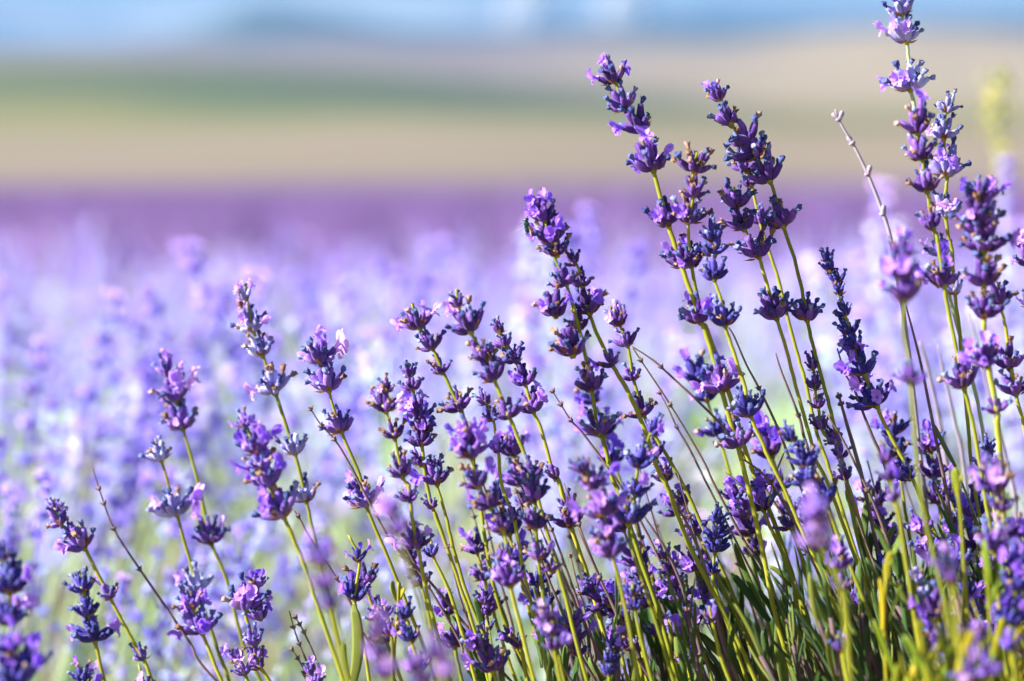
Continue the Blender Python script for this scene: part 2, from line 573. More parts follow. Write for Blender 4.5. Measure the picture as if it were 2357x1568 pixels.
BUDS = {}
for pal in ('bud_light', 'bud_violet', 'bud_blue', 'bud_pale'):
    BUDS[pal] = {
        'bare': [bud_data(pal, None, 10 + i) for i in range(3)],
        'blue': [bud_data(pal, 'tip_blue', 20 + i) for i in range(6)],
        'tan': [bud_data(pal, 'tip_tan', 40 + i) for i in range(5)],
    }
FLO = {'floret': [floret_data('floret', 60 + i) for i in range(7)], 'floret_pale': [floret_data('floret_pale', 80 + i) for i in range(6)]}
WHO = [whorl_data(100 + i) for i in range(8)]


def leaf_data(mat, seed, L=1.0, W=0.085, wide=False):
    """a narrow lavender leaf with rolled margins and a sunk midrib, unit length along +z"""
    r = random.Random(seed)
    n = 9
    bend = r.uniform(-0.10, 0.16)
    side = r.uniform(-0.06, 0.06)
    cross = [(-0.86, -0.38), (-1.0, -0.12), (-0.55, 0.20), (0.0, 0.02), (0.55, 0.20), (1.0, -0.12), (0.86, -0.38)]
    v = []
    for j in range(n + 1):
        t = j / n
        w = W * 0.5 * (0.42 + 0.58 * math.sin(math.pi * min(1.0, 0.12 + t * 0.72))) * (1 if t < 0.9 else (0.80 if t < 0.99 else 0.32))
        cx, cy = bend * t * t, side * math.sin(t * 3.0)
        for u, h in cross:
            v.append((cx + h * w * 0.7, cy + u * w, t * L))
    f = []
    m_ = len(cross)
    for j in range(n):
        for i in range(m_ - 1):
            a = j * m_ + i
            f.append((a, a + 1, a + m_ + 1, a + m_))
        f.append((j * m_ + m_ - 1, j * m_, (j + 1) * m_, (j + 1) * m_ + m_ - 1))
    f.append(tuple(n * m_ + i for i in range(m_)))
    return mesh('leaf', v, f, [M[mat]])


LEAVES = [leaf_data('leaf', 200 + i) for i in range(8)]
LEAVES_Y = [leaf_data('leaf_yellow', 220 + i, W=0.12) for i in range(4)]

BUSH_C = at(2050, 1900, 0.12)              # where the stems of the sharp clump come together


# ------------------------------------------------------------------ one stalk = stem + flower whorls (> buds, florets)
def stalk(label, pts, whorls, dz=0.0, pal='bud_violet', flo='floret', stem='stem', tan=0.3, f=0.28, group=None, dz_end=None, sr=1.0, ext=0.13, seed=None):
    r = random.Random(seed if seed is not None else hash((pts[0], len(pts), len(whorls))) & 0xffff)
    n = len(pts)
    dz_end = dz if dz_end is None else dz_end
    # path, tip to base: whorl bases lie on it too
    raw = [at(x, y, dz + (dz_end - dz) * i / max(1, n - 1)) for i, (x, y) in enumerate(pts)]
    last = (raw[-1] - raw[-2]).normalized()
    if ext:
        low = raw[-1] + last * ext * 0.5
        e2 = low + (last * 0.7 + (BUSH_C - low).normalized() * 0.4).normalized() * ext * 0.6
        raw += [low, e2]
    path = spline(raw, 5)
    base = path[-1]
    root = add('lavender_stalk', None, None, Matrix.Translation(base))
    tag(root, label, 'lavender', group)
    m_ = len(path)
    rads = [0.00062 * sr + 0.00042 * sr * min(1, i / (m_ * 0.35)) for i in range(m_)]
    wob = [Vector((r.uniform(-1, 1), r.uniform(-1, 1), 0)) * 0.00018 for _ in range(m_)]
    v, fc = tube([p - base + w for p, w in zip(path, wob)], rads, 8, 0.13)
    so = add('stem', mesh('stem', v, fc, [M[stem]]), root)
    for wi, wh in enumerate(whorls):
        x, y, wpx = wh[:3]
        nf = wh[3] if len(wh) > 3 else None
        # nearest path point in the picture
        best = min(range(m_), key=lambda i: (proj(path[i])[0] - x) ** 2 + (proj(path[i])[1] - y) ** 2)
        depth = proj(path[best])[2]
        c = at(x, y, depth - D0)
        a_, b_ = path[max(0, best - 2)], path[min(m_ - 1, best + 2)]
        ax = (a_ - b_).normalized()
        if wi == 0 and best <= 1:
            ax = (path[0] - path[3]).normalized()
        W = wpx * KPX * depth
        s = min(1.42, max(0.78, W / 0.0146))
        spread = min(1.2, max(0.40, W / (0.0140 * s)))
        wo_ = add('flower_whorl', WHO[r.randrange(len(WHO))], root, frame(ax, r.uniform(0, 6.28), c - base, s))
        cnt = int(round(3 + 9.0 * min(1.35, W / 0.0165) + r.uniform(-0.8, 0.8)))
        cnt = max(4, min(18, cnt))
        if nf is None:
            nf = sum(1 for _ in range(cnt) if r.random() < f)
        off = r.uniform(0, 6.28)
        order = list(range(cnt))
        flor = set(r.sample(order, min(nf, cnt)))
        for k in order:
            outer = k < cnt * 0.62
            an = off + k * 2.399963
            if outer:
                th = math.radians(r.uniform(40, 68)) * spread
                z0, r0 = r.uniform(0.0000, 0.0012), 0.0011
            else:
                th = math.radians(r.uniform(8, 34)) * spread
                z0, r0 = r.uniform(0.0012, 0.0040), 0.0009
            d = Vector((math.sin(th) * math.cos(an), math.sin(th) * math.sin(an), math.cos(th)))
            loc = Vector((math.cos(an) * r0, math.sin(an) * r0, z0))
            # calyces curve up: the bud's own bend (+x) points to the axis
            zax = d
            xax = (Vector((0, 0, 1)) - zax * zax.z)
            xax = xax.normalized() if xax.length > 1e-4 else zax.orthogonal().normalized()
            yax = zax.cross(xax)
            sc = r.uniform(0.70, 1.16)
            B = Matrix.Translation(loc) @ Matrix((xax, yax, zax)).transposed().to_4x4() @ Matrix.Rotation(r.uniform(-0.5, 0.5), 4, 'Z') @ Matrix.Diagonal((sc, sc, sc * r.uniform(0.94, 1.12), 1))
            q = r.random()
            kind = 'bare' if (k in flor or q < 0.16) else ('tan' if q < 0.16 + tan * 0.66 else 'blue')
            bo = add('bud', r.choice(BUDS[pal][kind]), wo_, B)
            if k in flor:
                T = B @ Matrix.Translation((0.0004, 0, 0.0050)) @ Matrix.Rotation(r.uniform(-0.7, 0.7), 4, 'Z') @ Matrix.Diagonal((*(r.uniform(0.68, 0.98),) * 3, 1))
                add('floret', r.choice(FLO[flo]), wo_, T)
    return root


def dry_stalk(label, pts, nodes, dz=0.0, mat='stem_brown', rad=0.0006, pods=False, ext=0.12, group=None):
    r = random.Random(int(pts[0][0] * 13 + pts[0][1]))
    raw = [at(x, y, dz) for x, y in pts]
    if ext:
        last = (raw[-1] - raw[-2]).normalized()
        raw.append(raw[-1] + (last + (BUSH_C - raw[-1]).normalized() * 0.3).normalized() * ext)
    path = spline(raw, 5)
    base = path[-1]
    root = tag(add('dry_stalk', None, None, Matrix.Translation(base)), label, 'dry stalk', group)
    n = len(path)
    v, f = tube([p - base for p in path], [rad * (0.55 + 0.6 * min(1, i / (n * 0.5))) for i in range(n)], 6, 0.1)
    add('stem', mesh('stem', v, f, [M[mat]]), root)
    for x, y in nodes:
        best = min(range(n), key=lambda i: (proj(path[i])[0] - x) ** 2 + (proj(path[i])[1] - y) ** 2)
        c = path[best] - base
        ax = (path[max(0, best - 1)] - path[min(n - 1, best + 1)]).normalized()
        a = Acc()
        v, f = tube([Vector((0, 0, -0.001)), Vector((0, 0, -0.0003)), Vector((0, 0, 0.0005)), Vector((0, 0, 0.0012))], [rad, rad * 2.1, rad * 1.9, rad], 7)
        a.put(v, f)
        for k in range(4):                      # stubs of the fallen calyces
            an = k * 1.57 + r.uniform(-0.4, 0.4)
            d = Vector((math.cos(an), math.sin(an), r.uniform(0.2, 0.9))).normalized()
            v, f = tube([Vector((0, 0, 0)), d * 0.0012, d * 0.0022], [0.0005, 0.00045, 0.00015], 5)
            a.put(v, f)
        add('node', a.data('node', [M[mat]]), root, frame(ax, r.uniform(0, 6), c))
        if pods:
            for k in range(r.choice((1, 2, 2))):
                an = r.uniform(0, 6.28)
                d = (ax + Vector((math.cos(an), 0.3 * math.sin(an), 0)) * 0.9).normalized()
                v, f = tube([Vector((0, 0, 0)), Vector((0, 0, 0.001)), Vector((0, 0, 0.0028)), Vector((0, 0, 0.0042)), Vector((0, 0, 0.0046))], [0.0005, 0.0011, 0.0013, 0.0010, 0.0006], 8, 0.08)
                add('seed_pod', mesh('seed_pod', v, f, [M[mat]]), root, frame(d, 0, c))
    return root


SH = 'lavender stalks of the sharp clump'
FR = 'lavender stalks in front of the focus'
# label, points tip to base, whorls (x, y, width[, florets]), options
STALKS = [
    # ---- left third
    ('tall pale-tipped lavender stalk with five whorls, tallest in the left half', [(563, 655), (583, 760), (604, 815), (634, 905), (680, 1050), (705, 1155), (735, 1290), (800, 1568)],
     [(566, 690, 34), (583, 762, 82, 4), (604, 818, 84, 1), (634, 905, 96, 1), (680, 1046, 72, 0), (705, 1155, 76, 0)], dict(dz=0.05, pal='bud_pale', flo='floret_pale', tan=0.45)),
    ('pink-topped lavender stalk with open florets, just right of the tallest left one', [(745, 790), (757, 898), (786, 993), (829, 1098), (842, 1162), (913, 1333), (983, 1509)],
     [(738, 836, 100, 5), (757, 898, 92, 0), (786, 993, 84, 0), (842, 1162, 106, 3)], dict(dz=0.02, flo='floret_pale')),
    ('soft pink lavender stalk with a big round top whorl above a cup-shaped one', [(392, 850), (405, 922), (421, 986), (454, 1105), (486, 1248), (521, 1333), (557, 1474), (600, 1568)],
     [(390, 868, 70, 3), (405, 922, 104, 4), (421, 986, 90, 1), (486, 1250, 100, 3)], dict(dz=0.095, pal='bud_violet', flo='floret_pale', f=0.3)),
    ('soft lavender stalk with a small bluish tip and full lower whorl, left side', [(358, 1010), (372, 1060), (407, 1185), (442, 1308), (456, 1362), (503, 1500), (528, 1568)],
     [(372, 1060, 74, 0), (407, 1186, 112, 4), (456, 1362, 84, 1)], dict(dz=0.075, pal='bud_pale', flo='floret_pale')),
    ('short lavender stalk with a purple open whorl beneath the bottom left pair', [(440, 1390), (465, 1457), (510, 1568)],
     [(446, 1400, 70, 1), (465, 1456, 106, 6)], dict(dz=0.05, flo='floret')),
    ('blurred violet lavender stalk crossing in front of the tallest left stalk', [(565, 975), (590, 1040), (620, 1117), (652, 1188), (690, 1276), (722, 1368), (789, 1565)],
     [(566, 985, 52, 1), (590, 1042, 88, 4), (604, 1080, 80, 3), (620, 1117, 96, 2), (652, 1188, 106, 3)], dict(dz=-0.07, flo='floret', tan=0.4)),
    ('lavender stalk with two bluish-pink whorls and a single side bloom, lower left', [(125, 1165), (141, 1209), (194, 1262), (211, 1294), (254, 1378), (299, 1463), (331, 1519), (350, 1568)],
     [(130, 1180, 46, 1), (141, 1209, 62, 1), (170, 1235, 60, 1), (194, 1262, 92, 2), (254, 1378, 56, 1), (331, 1519, 46, 0)], dict(dz=0.045, flo='floret_pale')),
    ('bluish lavender stalk standing behind the side bloom at lower left, three loose whorls', [(182, 1310), (192, 1362), (203, 1414), (218, 1475), (240, 1568)],
     [(192, 1362, 76, 1), (203, 1414, 74, 0), (218, 1475, 112, 3)], dict(dz=0.05, pal='bud_blue', tan=0.4, flo='floret_pale')),
    ('blurred deep-blue lavender stalk cut by the left edge', [(14, 1290), (22, 1364), (22, 1440), (40, 1568)],
     [(8, 1290, 40, 0), (24, 1364, 100, 3), (22, 1438, 92, 2)], dict(dz=-0.13, pal='bud_blue')),
    ('large blurred blue-violet lavender head filling the bottom left corner', [(30, 1490), (44, 1560), (60, 1640)],
     [(24, 1500, 80, 3), (70, 1545, 100, 4), (40, 1580, 120, 5)], dict(dz=-0.17, pal='bud_blue')),
    ('small blue lavender tip at the bottom edge near the left corner', [(188, 1535), (194, 1590), (210, 1650)],
     [(190, 1568, 62, 3), (196, 1600, 70, 1)], dict(dz=0.05, pal='bud_blue')),
    ('violet and magenta lavender stalk with a wide crown near the bottom left', [(585, 1365), (564, 1405), (575, 1450), (585, 1488), (596, 1531), (620, 1568)],
     [(588, 1352, 34, 1), (568, 1404, 100, 4), (600, 1425, 70, 3), (585, 1488, 66, 0), (592, 1515, 56, 1), (598, 1540, 50, 1)], dict(dz=0.02, flo='floret')),
    ('tiny lavender head with lilac florets beside the white blur', [(540, 1500), (564, 1554), (585, 1600)],
     [(548, 1520, 44, 2), (564, 1554, 60, 3)], dict(dz=0.0, flo='floret_pale')),
    ('lavender tip poking in at the bottom edge, right of the lower left side bloom', [(320, 1530), (338, 1600), (350, 1640)],
     [(336, 1585, 56, 0), (342, 1606, 60, 2)], dict(dz=0.04, flo='floret_pale')),
    ('strongly blurred purple lavender head close to the lens, bottom left of centre', [(735, 1270), (748, 1335), (762, 1400), (800, 1568)],
     [(738, 1300, 76, 3), (748, 1352, 80, 2), (762, 1402, 56, 0)], dict(dz=-0.30, group=None, flo='floret', tan=0.2)),
    ('blurred lilac floret head above the big open bloom, left of centre', [(903, 1165), (915, 1225), (935, 1290), (980, 1420)],
     [(905, 1190, 60, 5), (918, 1232, 56, 3)], dict(dz=-0.27, flo='floret_pale')),
    ('lavender stalk topped by a single hooded pink bloom, left of centre low down', [(803, 1232), (828, 1292), (816, 1382), (836, 1480), (850, 1568)],
     [(824, 1292, 52, 3), (816, 1382, 70, 5)], dict(dz=-0.01, flo='floret', pal='bud_blue', seed=4)),
    # ---- middle
    ('slim lavender stalk with pinkish top whorl and long gaps, four whorls', [(948, 700), (966, 755), (996, 804), (1022, 862), (1061, 945), (1068, 965), (1085, 1040), (1100, 1120)],
     [(966, 755, 82, 4), (996, 804, 70, 0), (1016, 860, 56, 0), (1061, 945, 76, 0)], dict(dz=0.03, flo='floret_pale', tan=0.4)),
    ('lavender stalk with a two-bud tip and a curved spike of six soft whorls', [(1050, 665), (1057, 707), (1084, 764), (1115, 824), (1138, 875), (1173, 960), (1219, 1077), (1250, 1190), (1290, 1330)],
     [(1057, 707, 46, 0), (1084, 764, 94, 2), (1115, 824, 72, 0), (1138, 875, 82, 0), (1173, 962, 74, 0), (1226, 1111, 80, 0)], dict(dz=-0.05, tan=0.4, flo='floret_pale')),
    ('sharp dark lavender stalk with violet florets along its right side, centre', [(1147, 750), (1162, 790), (1188, 834), (1209, 885), (1228, 949), (1247, 993), (1276, 1102), (1286, 1107), (1314, 1209), (1353, 1329), (1402, 1498), (1420, 1568)],
     [(1152, 768, 26, 0), (1163, 800, 42, 0), (1188, 834, 66, 2), (1209, 885, 76, 2), (1228, 949, 74, 3), (1283, 1100, 34, 0), (1307, 1167, 56, 0), (1314, 1213, 78, 0)], dict(dz=0.01)),
    ('lavender spike with a fresh pale bud tip over a mass of open violet florets', [(940, 835), (951, 899), (962, 950), (971, 1024), (980, 1105), (996, 1170), (1004, 1192), (1050, 1322), (1089, 1438), (1124, 1565)],
     [(944, 868, 36, 0), (951, 899, 58, 0), (966, 965, 76, 5), (974, 996, 72, 5), (971, 1026, 68, 0), (966, 1072, 54, 0), (996, 1170, 38, 0)], dict(dz=0.0, tan=0.12)),
    ('lavender stalk whose top whorl flies one pale floret to the right, beside the violet mass', [(998, 1055), (1006, 1114), (1029, 1199), (1043, 1262), (1075, 1368), (1117, 1473), (1140, 1568)],
     [(1006, 1114, 82, 2), (1002, 1085, 40, 0)], dict(dz=0.0)),
    ('soft lavender stalk with tan withered tips, left neighbour of the open violet mass', [(878, 895), (888, 947), (909, 1010), (927, 1098), (941, 1121), (948, 1188), (962, 1260), (983, 1368), (1015, 1491), (1029, 1568)],
     [(890, 905, 52, 2), (888, 947, 86, 2), (909, 1010, 70, 0), (927, 1098, 78, 0), (944, 1156, 56, 0), (962, 1262, 84, 5)], dict(dz=-0.045, tan=0.75, flo='floret_pale')),
    ('lavender stalk with a bulky soft violet-blue bloom, centre', [(1082, 1000), (1085, 1053), (1103, 1121), (1130, 1170), (1158, 1222), (1172, 1300), (1175, 1352), (1230, 1568)],
     [(1082, 1010, 70, 5), (1086, 1053, 102, 7), (1103, 1122, 88, 1), (1130, 1170, 84, 1), (1158, 1222, 66, 0), (1160, 1296, 62, 2), (1175, 1350, 86, 3)], dict(dz=-0.075)),
    ('thin lavender stalk with dark sparse buds tucked behind the bulky violet bloom', [(1108, 900), (1135, 968), (1141, 1000), (1147, 1042), (1156, 1121), (1184, 1199), (1209, 1333), (1240, 1460), (1265, 1568)],
     [(1120, 930, 40, 0), (1135, 968, 56, 0), (1147, 1042, 52, 0), (1184, 1199, 40, 0)], dict(dz=0.01, tan=0.2)),
    ('tall lavender stalk carrying the green fly, pink florets at its top', [(1244, 470), (1254, 507), (1270, 577), (1304, 656), (1326, 730), (1343, 800), (1362, 899), (1378, 998), (1388, 1010), (1410, 1102), (1427, 1139), (1469, 1270), (1520, 1420), (1560, 1568)],
     [(1242, 480, 56, 4), (1254, 508, 78, 4), (1270, 560, 88, 5), (1282, 588, 84, 0), (1304, 656, 70, 0), (1279, 728, 86, 2), (1318, 818, 102, 0), (1362, 899, 90, 0), (1378, 998, 90, 0)], dict(dz=-0.03, tan=0.35)),
    ('dark thick-stemmed lavender stalk leaning right beside the one with the fly', [(1318, 590), (1339, 640), (1357, 723), (1384, 790), (1411, 843), (1441, 894), (1476, 968), (1512, 1074), (1540, 1130), (1565, 1200), (1599, 1280), (1697, 1473), (1740, 1568)],
     [(1322, 610, 50, 0), (1339, 660, 60, 0), (1357, 722, 88, 2), (1340, 755, 60, 1), (1411, 843, 64, 2)], dict(dz=-0.02, tan=0.45, sr=1.25)),
    ('slender lavender stalk with a mauve floret on top, just right of the dark thick-stemmed one', [(1412, 712), (1427, 750), (1445, 795), (1459, 875), (1482, 956), (1511, 1010), (1565, 1102), (1630, 1240), (1700, 1400), (1740, 1520)],
     [(1427, 748, 68, 2), (1445, 797, 60, 0), (1459, 875, 58, 0), (1482, 956, 76, 0), (1512, 1050, 60, 0), (1535, 1095, 56, 0)], dict(dz=0.01, tan=0.35, flo='floret_pale')),
    ('pink-flowered soft lavender head in front of the central stems', [(1345, 1080), (1371, 1121), (1388, 1188), (1410, 1280), (1440, 1400), (1470, 1568)],
     [(1346, 1085, 60, 0), (1371, 1125, 88, 1), (1388, 1188, 100, 6), (1398, 1240, 66, 2), (1410, 1280, 76, 1)], dict(dz=-0.10, flo='floret', tan=0.3)),
    ('soft dark lavender spike with blue top florets, right of centre', [(1500, 985), (1482, 1040), (1469, 1074), (1462, 1139), (1448, 1206), (1455, 1262), (1483, 1350), (1512, 1438), (1550, 1568)],
     [(1500, 1000, 50, 2), (1469, 1076, 78, 1), (1462, 1139, 70, 1), (1448, 1206, 100, 1)], dict(dz=-0.06, pal='bud_blue', tan=0.2)),
    ('soft dark lavender spike with four stacked whorls, below the curved one', [(1215, 1085), (1230, 1149), (1233, 1216), (1240, 1290), (1255, 1400), (1286, 1509), (1300, 1568)],
     [(1224, 1125, 66, 0), (1230, 1155, 74, 0), (1233, 1216, 80, 0), (1244, 1290, 66, 1), (1268, 1318, 60, 0)], dict(dz=-0.06, tan=0.35)),
    ('small purple lavender head behind the left central stems, low down', [(940, 1262), (969, 1347), (990, 1430), (1010, 1568)],
     [(948, 1290, 60, 3), (960, 1322, 60, 1), (969, 1347, 50, 0)], dict(dz=0.04)),
    ('greyish closed lavender bud cluster on a bright green bent stalk', [(992, 1240), (997, 1281), (1025, 1340), (1054, 1420), (1095, 1568)],
     [(997, 1281, 44, 0)], dict(dz=0.0, pal='bud_blue', tan=0.2)),
    ('short lavender stalk with two upright lilac florets side by side', [(1112, 1360), (1121, 1417), (1124, 1452), (1140, 1568)],
     [(1118, 1390, 44, 2), (1121, 1417, 36, 0), (1120, 1452, 44, 0)], dict(dz=0.0, flo='floret')),
    ('low lavender sprig with one open pink floret facing left, bottom centre', [(1172, 1460), (1198, 1491), (1215, 1568)],
     [(1176, 1470, 40, 2), (1198, 1491, 44, 0)], dict(dz=0.0, flo='floret_pale')),
    ('dense dark purple lavender head near the bottom edge, centre', [(1322, 1430), (1332, 1509), (1345, 1568)],
     [(1322, 1440, 58, 3), (1326, 1474, 70, 2), (1332, 1509, 66, 0)], dict(dz=-0.03)),
    ('blurred pale lilac lavender head at the bottom edge, left of the dense dark one', [(1262, 1400), (1276, 1495), (1290, 1568)],
     [(1262, 1425, 50, 2), (1270, 1460, 58, 3), (1276, 1495, 60, 2)], dict(dz=-0.11, flo='floret_pale')),
    ('soft lavender head with one blue floret on top at the bottom edge, right of centre', [(1412, 1480), (1402, 1558), (1410, 1610)],
     [(1412, 1498, 48, 2), (1406, 1530, 44, 0), (1402, 1556, 44, 0)], dict(dz=-0.06, pal='bud_blue')),
    ('lilac sideways floret on a short stalk at the bottom, right of centre', [(1440, 1478), (1466, 1502), (1480, 1568)],
     [(1452, 1490, 40, 2), (1466, 1502, 40, 1)], dict(dz=0.0, flo='floret_pale')),
    ('drooping cluster of plump purple lavender buds low in the centre', [(1360, 1345), (1405, 1395), (1452, 1431), (1476, 1491), (1490, 1568)],
     [(1365, 1362, 64, 0), (1400, 1392, 88, 2), (1440, 1428, 80, 2)], dict(dz=0.01, tan=0.15)),
    ('soft blue lavender tip in front of the drooping purple buds', [(1455, 1345), (1462, 1403), (1480, 1490), (1500, 1568)],
     [(1456, 1372, 44, 0), (1462, 1403, 50, 0)], dict(dz=-0.07, pal='bud_blue', tan=0.5)),
    ('purple lavender head with pink florets up its left side, right of centre low down', [(1530, 1275), (1548, 1330), (1571, 1378), (1600, 1440), (1640, 1568)],
     [(1530, 1285, 40, 2), (1542, 1318, 60, 3), (1556, 1350, 66, 2), (1571, 1378, 66, 0), (1600, 1436, 76, 2)], dict(dz=0.0, flo='floret')),
    ('dark navy lavender tip with pointed closed buds, right of centre', [(1652, 1180), (1645, 1269), (1641, 1322), (1645, 1350), (1676, 1438), (1720, 1568)],
     [(1650, 1205, 48, 0), (1647, 1240, 66, 0), (1645, 1270, 72, 0), (1641, 1322, 48, 0)], dict(dz=-0.01, pal='bud_blue', tan=0.05)),
    ('soft pair of purple buds on a hair-thin stalk below the navy tip', [(1632, 1395), (1640, 1430), (1655, 1500), (1680, 1568)],
     [(1640, 1430, 34, 0)], dict(dz=-0.06)),
    ('blurred mauve lavender head at the bottom edge, left of centre', [(870, 1440), (880, 1510), (900, 1600)],
     [(866, 1465, 60, 2), (878, 1515, 60, 3), (890, 1560, 60, 2)], dict(dz=-0.3, flo='floret_pale', tan=0.5)),
    ('soft indigo lavender head near the bottom edge, left of centre', [(930, 1400), (948, 1477), (966, 1544), (980, 1600)],
     [(932, 1425, 60, 2), (948, 1477, 74, 1), (966, 1544, 66, 2)], dict(dz=-0.05, pal='bud_blue')),
    ('small lilac lavender sprig with a yellowish stalk, bottom left of centre', [(885, 1395), (902, 1463), (905, 1568)],
     [(890, 1420, 44, 2), (902, 1463, 40, 0)], dict(dz=-0.04, flo='floret_pale')),
    ('very blurred pale lilac lavender head close to the lens at the bottom edge', [(1010, 1480), (1030, 1550), (1050, 1640)],
     [(1010, 1520, 60, 3), (1030, 1562, 60, 3)], dict(dz=-0.36, flo='floret_pale', tan=0.4)),
    ('pale sprig of lavender at the bottom edge under the dry twigs', [(722, 1530), (728, 1580), (740, 1640)],
     [(716, 1555, 34, 2), (728, 1580, 40, 2)], dict(dz=0.02, flo='floret_pale')),
    ('blurred lilac bloom at the bottom edge beside the yellow leaf', [(960, 1520), (975, 1580), (990, 1640)],
     [(958, 1545, 50, 3), (972, 1580, 60, 3)], dict(dz=-0.25, flo='floret_pale')),
    # ---- right
    ('tall lavender stalk with a bright yellow-green stem and wide pink-tipped fourth whorl', [(1404, 155), (1416, 187), (1441, 251), (1476, 303), (1504, 392), (1527, 479), (1539, 519), (1552, 561), (1581, 647), (1616, 742), (1645, 834), (1669, 929), (1698, 1028), (1726, 1139), (1754, 1262), (1786, 1421), (1830, 1568)],
     [(1416, 188, 84, 5), (1441, 251, 80, 0), (1476, 303, 88, 1), (1504, 392, 124, 5), (1539, 519, 84, 3), (1578, 612, 92, 4), (1612, 742, 92, 4), (1662, 900, 104, 6), (1701, 1028, 90, 0)], dict(dz=-0.02, tan=0.3, sr=1.3)),
    ('tan-tipped lavender stalk close on the right of the bright-stemmed tall one', [(1604, 352), (1596, 393), (1596, 452), (1584, 511), (1587, 574), (1597, 640), (1616, 742), (1627, 760), (1680, 912), (1726, 1068), (1775, 1185), (1821, 1315), (1845, 1403), (1870, 1568)],
     [(1598, 394, 84, 0), (1596, 452, 76, 0), (1584, 511, 84, 1), (1590, 612, 80, 1)], dict(dz=-0.04, tan=0.8, dz_end=0.02)),
    ('deep indigo lavender stalk without open florets, three dark whorls', [(1640, 530), (1645, 587), (1645, 644), (1659, 686), (1669, 749), (1687, 806), (1715, 894), (1727, 956), (1754, 1017), (1768, 1051), (1807, 1128), (1845, 1220), (1891, 1318), (1960, 1500)],
     [(1640, 555, 76, 0), (1645, 588, 78, 0), (1645, 644, 72, 0), (1669, 749, 88, 0), (1727, 956, 86, 0)], dict(dz=-0.03, pal='bud_blue', tan=0.15)),
    ('sharp tall lavender stalk crowned by two lilac florets, plump dark whorls beneath', [(1652, 205), (1659, 231), (1683, 284), (1712, 330), (1743, 363), (1772, 417), (1789, 469), (1803, 521), (1828, 594), (1849, 683), (1858, 737), (1874, 806), (1898, 894), (1912, 947), (1935, 1050), (1965, 1200), (2000, 1340)],
     [(1659, 231, 62, 2), (1683, 284, 78, 0), (1728, 325, 90, 0), (1742, 362, 96, 0), (1772, 417, 92, 0), (1803, 521, 92, 0), (1858, 737, 86, 0)], dict(dz=0.0, tan=0.3)),
    ('sharp dark lavender stalk left of the tall floret-crowned one, spiky third whorl', [(1689, 430), (1697, 476), (1715, 528), (1726, 549), (1747, 591), (1768, 665), (1787, 730), (1810, 806), (1838, 912), (1867, 1017), (1874, 1051), (1909, 1121), (1960, 1260)],
     [(1697, 476, 86, 0), (1713, 528, 84, 0), (1747, 591, 90, 0), (1787, 732, 96, 0)], dict(dz=0.0, tan=0.28)),
    ('half-hidden lavender stalk behind the two sharp dark ones, one violet floret hanging left', [(1712, 360), (1722, 395), (1733, 437), (1754, 528), (1782, 612), (1800, 675), (1814, 735), (1838, 823), (1856, 887), (1881, 1000), (1902, 1058), (1940, 1180)],
     [(1718, 395, 70, 0), (1728, 430, 50, 2), (1755, 515, 60, 0), (1808, 715, 62, 0)], dict(dz=0.03)),
    ('narrow indigo lavender spike with a pointed tip of tiny buds', [(1906, 595), (1912, 623), (1930, 651), (1932, 679), (1944, 725), (1962, 774), (1966, 806), (1990, 862), (2004, 901), (2018, 934), (2039, 982), (2078, 1056), (2099, 1097), (2134, 1185), (2166, 1262), (2200, 1360)],
     [(1908, 603, 26, 0), (1912, 626, 34, 0), (1930, 651, 40, 0), (1932, 679, 30, 0), (1946, 728, 46, 0), (1956, 768, 66, 0), (1968, 806, 70, 0), (1990, 862, 104, 4), (2018, 934, 122, 4), (2094, 1104, 60, 3)], dict(dz=0.0, pal='bud_blue', tan=0.05)),
    ('sharp slim lavender spike of closed purple buds stacked in six whorls', [(1870, 835), (1875, 859), (1877, 897), (1884, 940), (1891, 987), (1908, 1010), (1926, 1020), (1937, 1056), (1948, 1104), (1969, 1167), (2000, 1280), (2029, 1361), (2060, 1480)],
     [(1872, 850, 40, 0), (1877, 897, 48, 0), (1884, 940, 52, 0), (1891, 987, 50, 0), (1926, 1017, 54, 0), (1937, 1056, 46, 0), (1948, 1104, 56, 1)], dict(dz=0.0, tan=0.1)),
    ('soft grey-blue lavender spike with ragged buds behind the slim purple one', [(1820, 1000), (1842, 1040), (1856, 1072), (1863, 1111), (1900, 1156), (1940, 1260)],
     [(1824, 1015, 44, 0), (1842, 1040, 58, 0), (1856, 1072, 74, 0), (1863, 1111, 70, 0), (1905, 1156, 86, 0)], dict(dz=-0.065, pal='bud_blue', tan=0.4)),
    ('strongly blurred mauve lavender head close to the lens above the dark leaves', [(1885, 1180), (1891, 1262), (1912, 1300), (1937, 1357), (1948, 1438), (1955, 1568)],
     [(1886, 1205, 80, 5), (1892, 1258, 74, 3)], dict(dz=-0.28, flo='floret_pale', tan=0.5)),
    ('soft purple lavender head directly under the strongly blurred mauve one', [(1930, 1255), (1936, 1308), (1941, 1360), (1948, 1438), (1955, 1568)],
     [(1932, 1280, 50, 2), (1936, 1310, 62, 3), (1941, 1360, 48, 1)], dict(dz=-0.10)),
    ('blurred lavender stalk with a ball-shaped top, pale green stem and one lone cup whorl', [(2076, 575), (2073, 633), (2083, 693), (2078, 753), (2092, 834), (2096, 883), (2103, 964), (2110, 1056), (2120, 1139), (2135, 1220), (2160, 1320)],
     [(2076, 590, 66, 4), (2073, 640, 92, 4), (2083, 693, 104, 3), (2096, 883, 64, 1)], dict(dz=-0.17, stem='stem', tan=0.2)),
    ('pale sunlit lavender stalk running out of the top edge, overexposed whitish stem', [(2072, 5), (2076, 33), (2087, 97), (2092, 141), (2096, 204), (2103, 240), (2125, 380), (2160, 580), (2190, 700)],
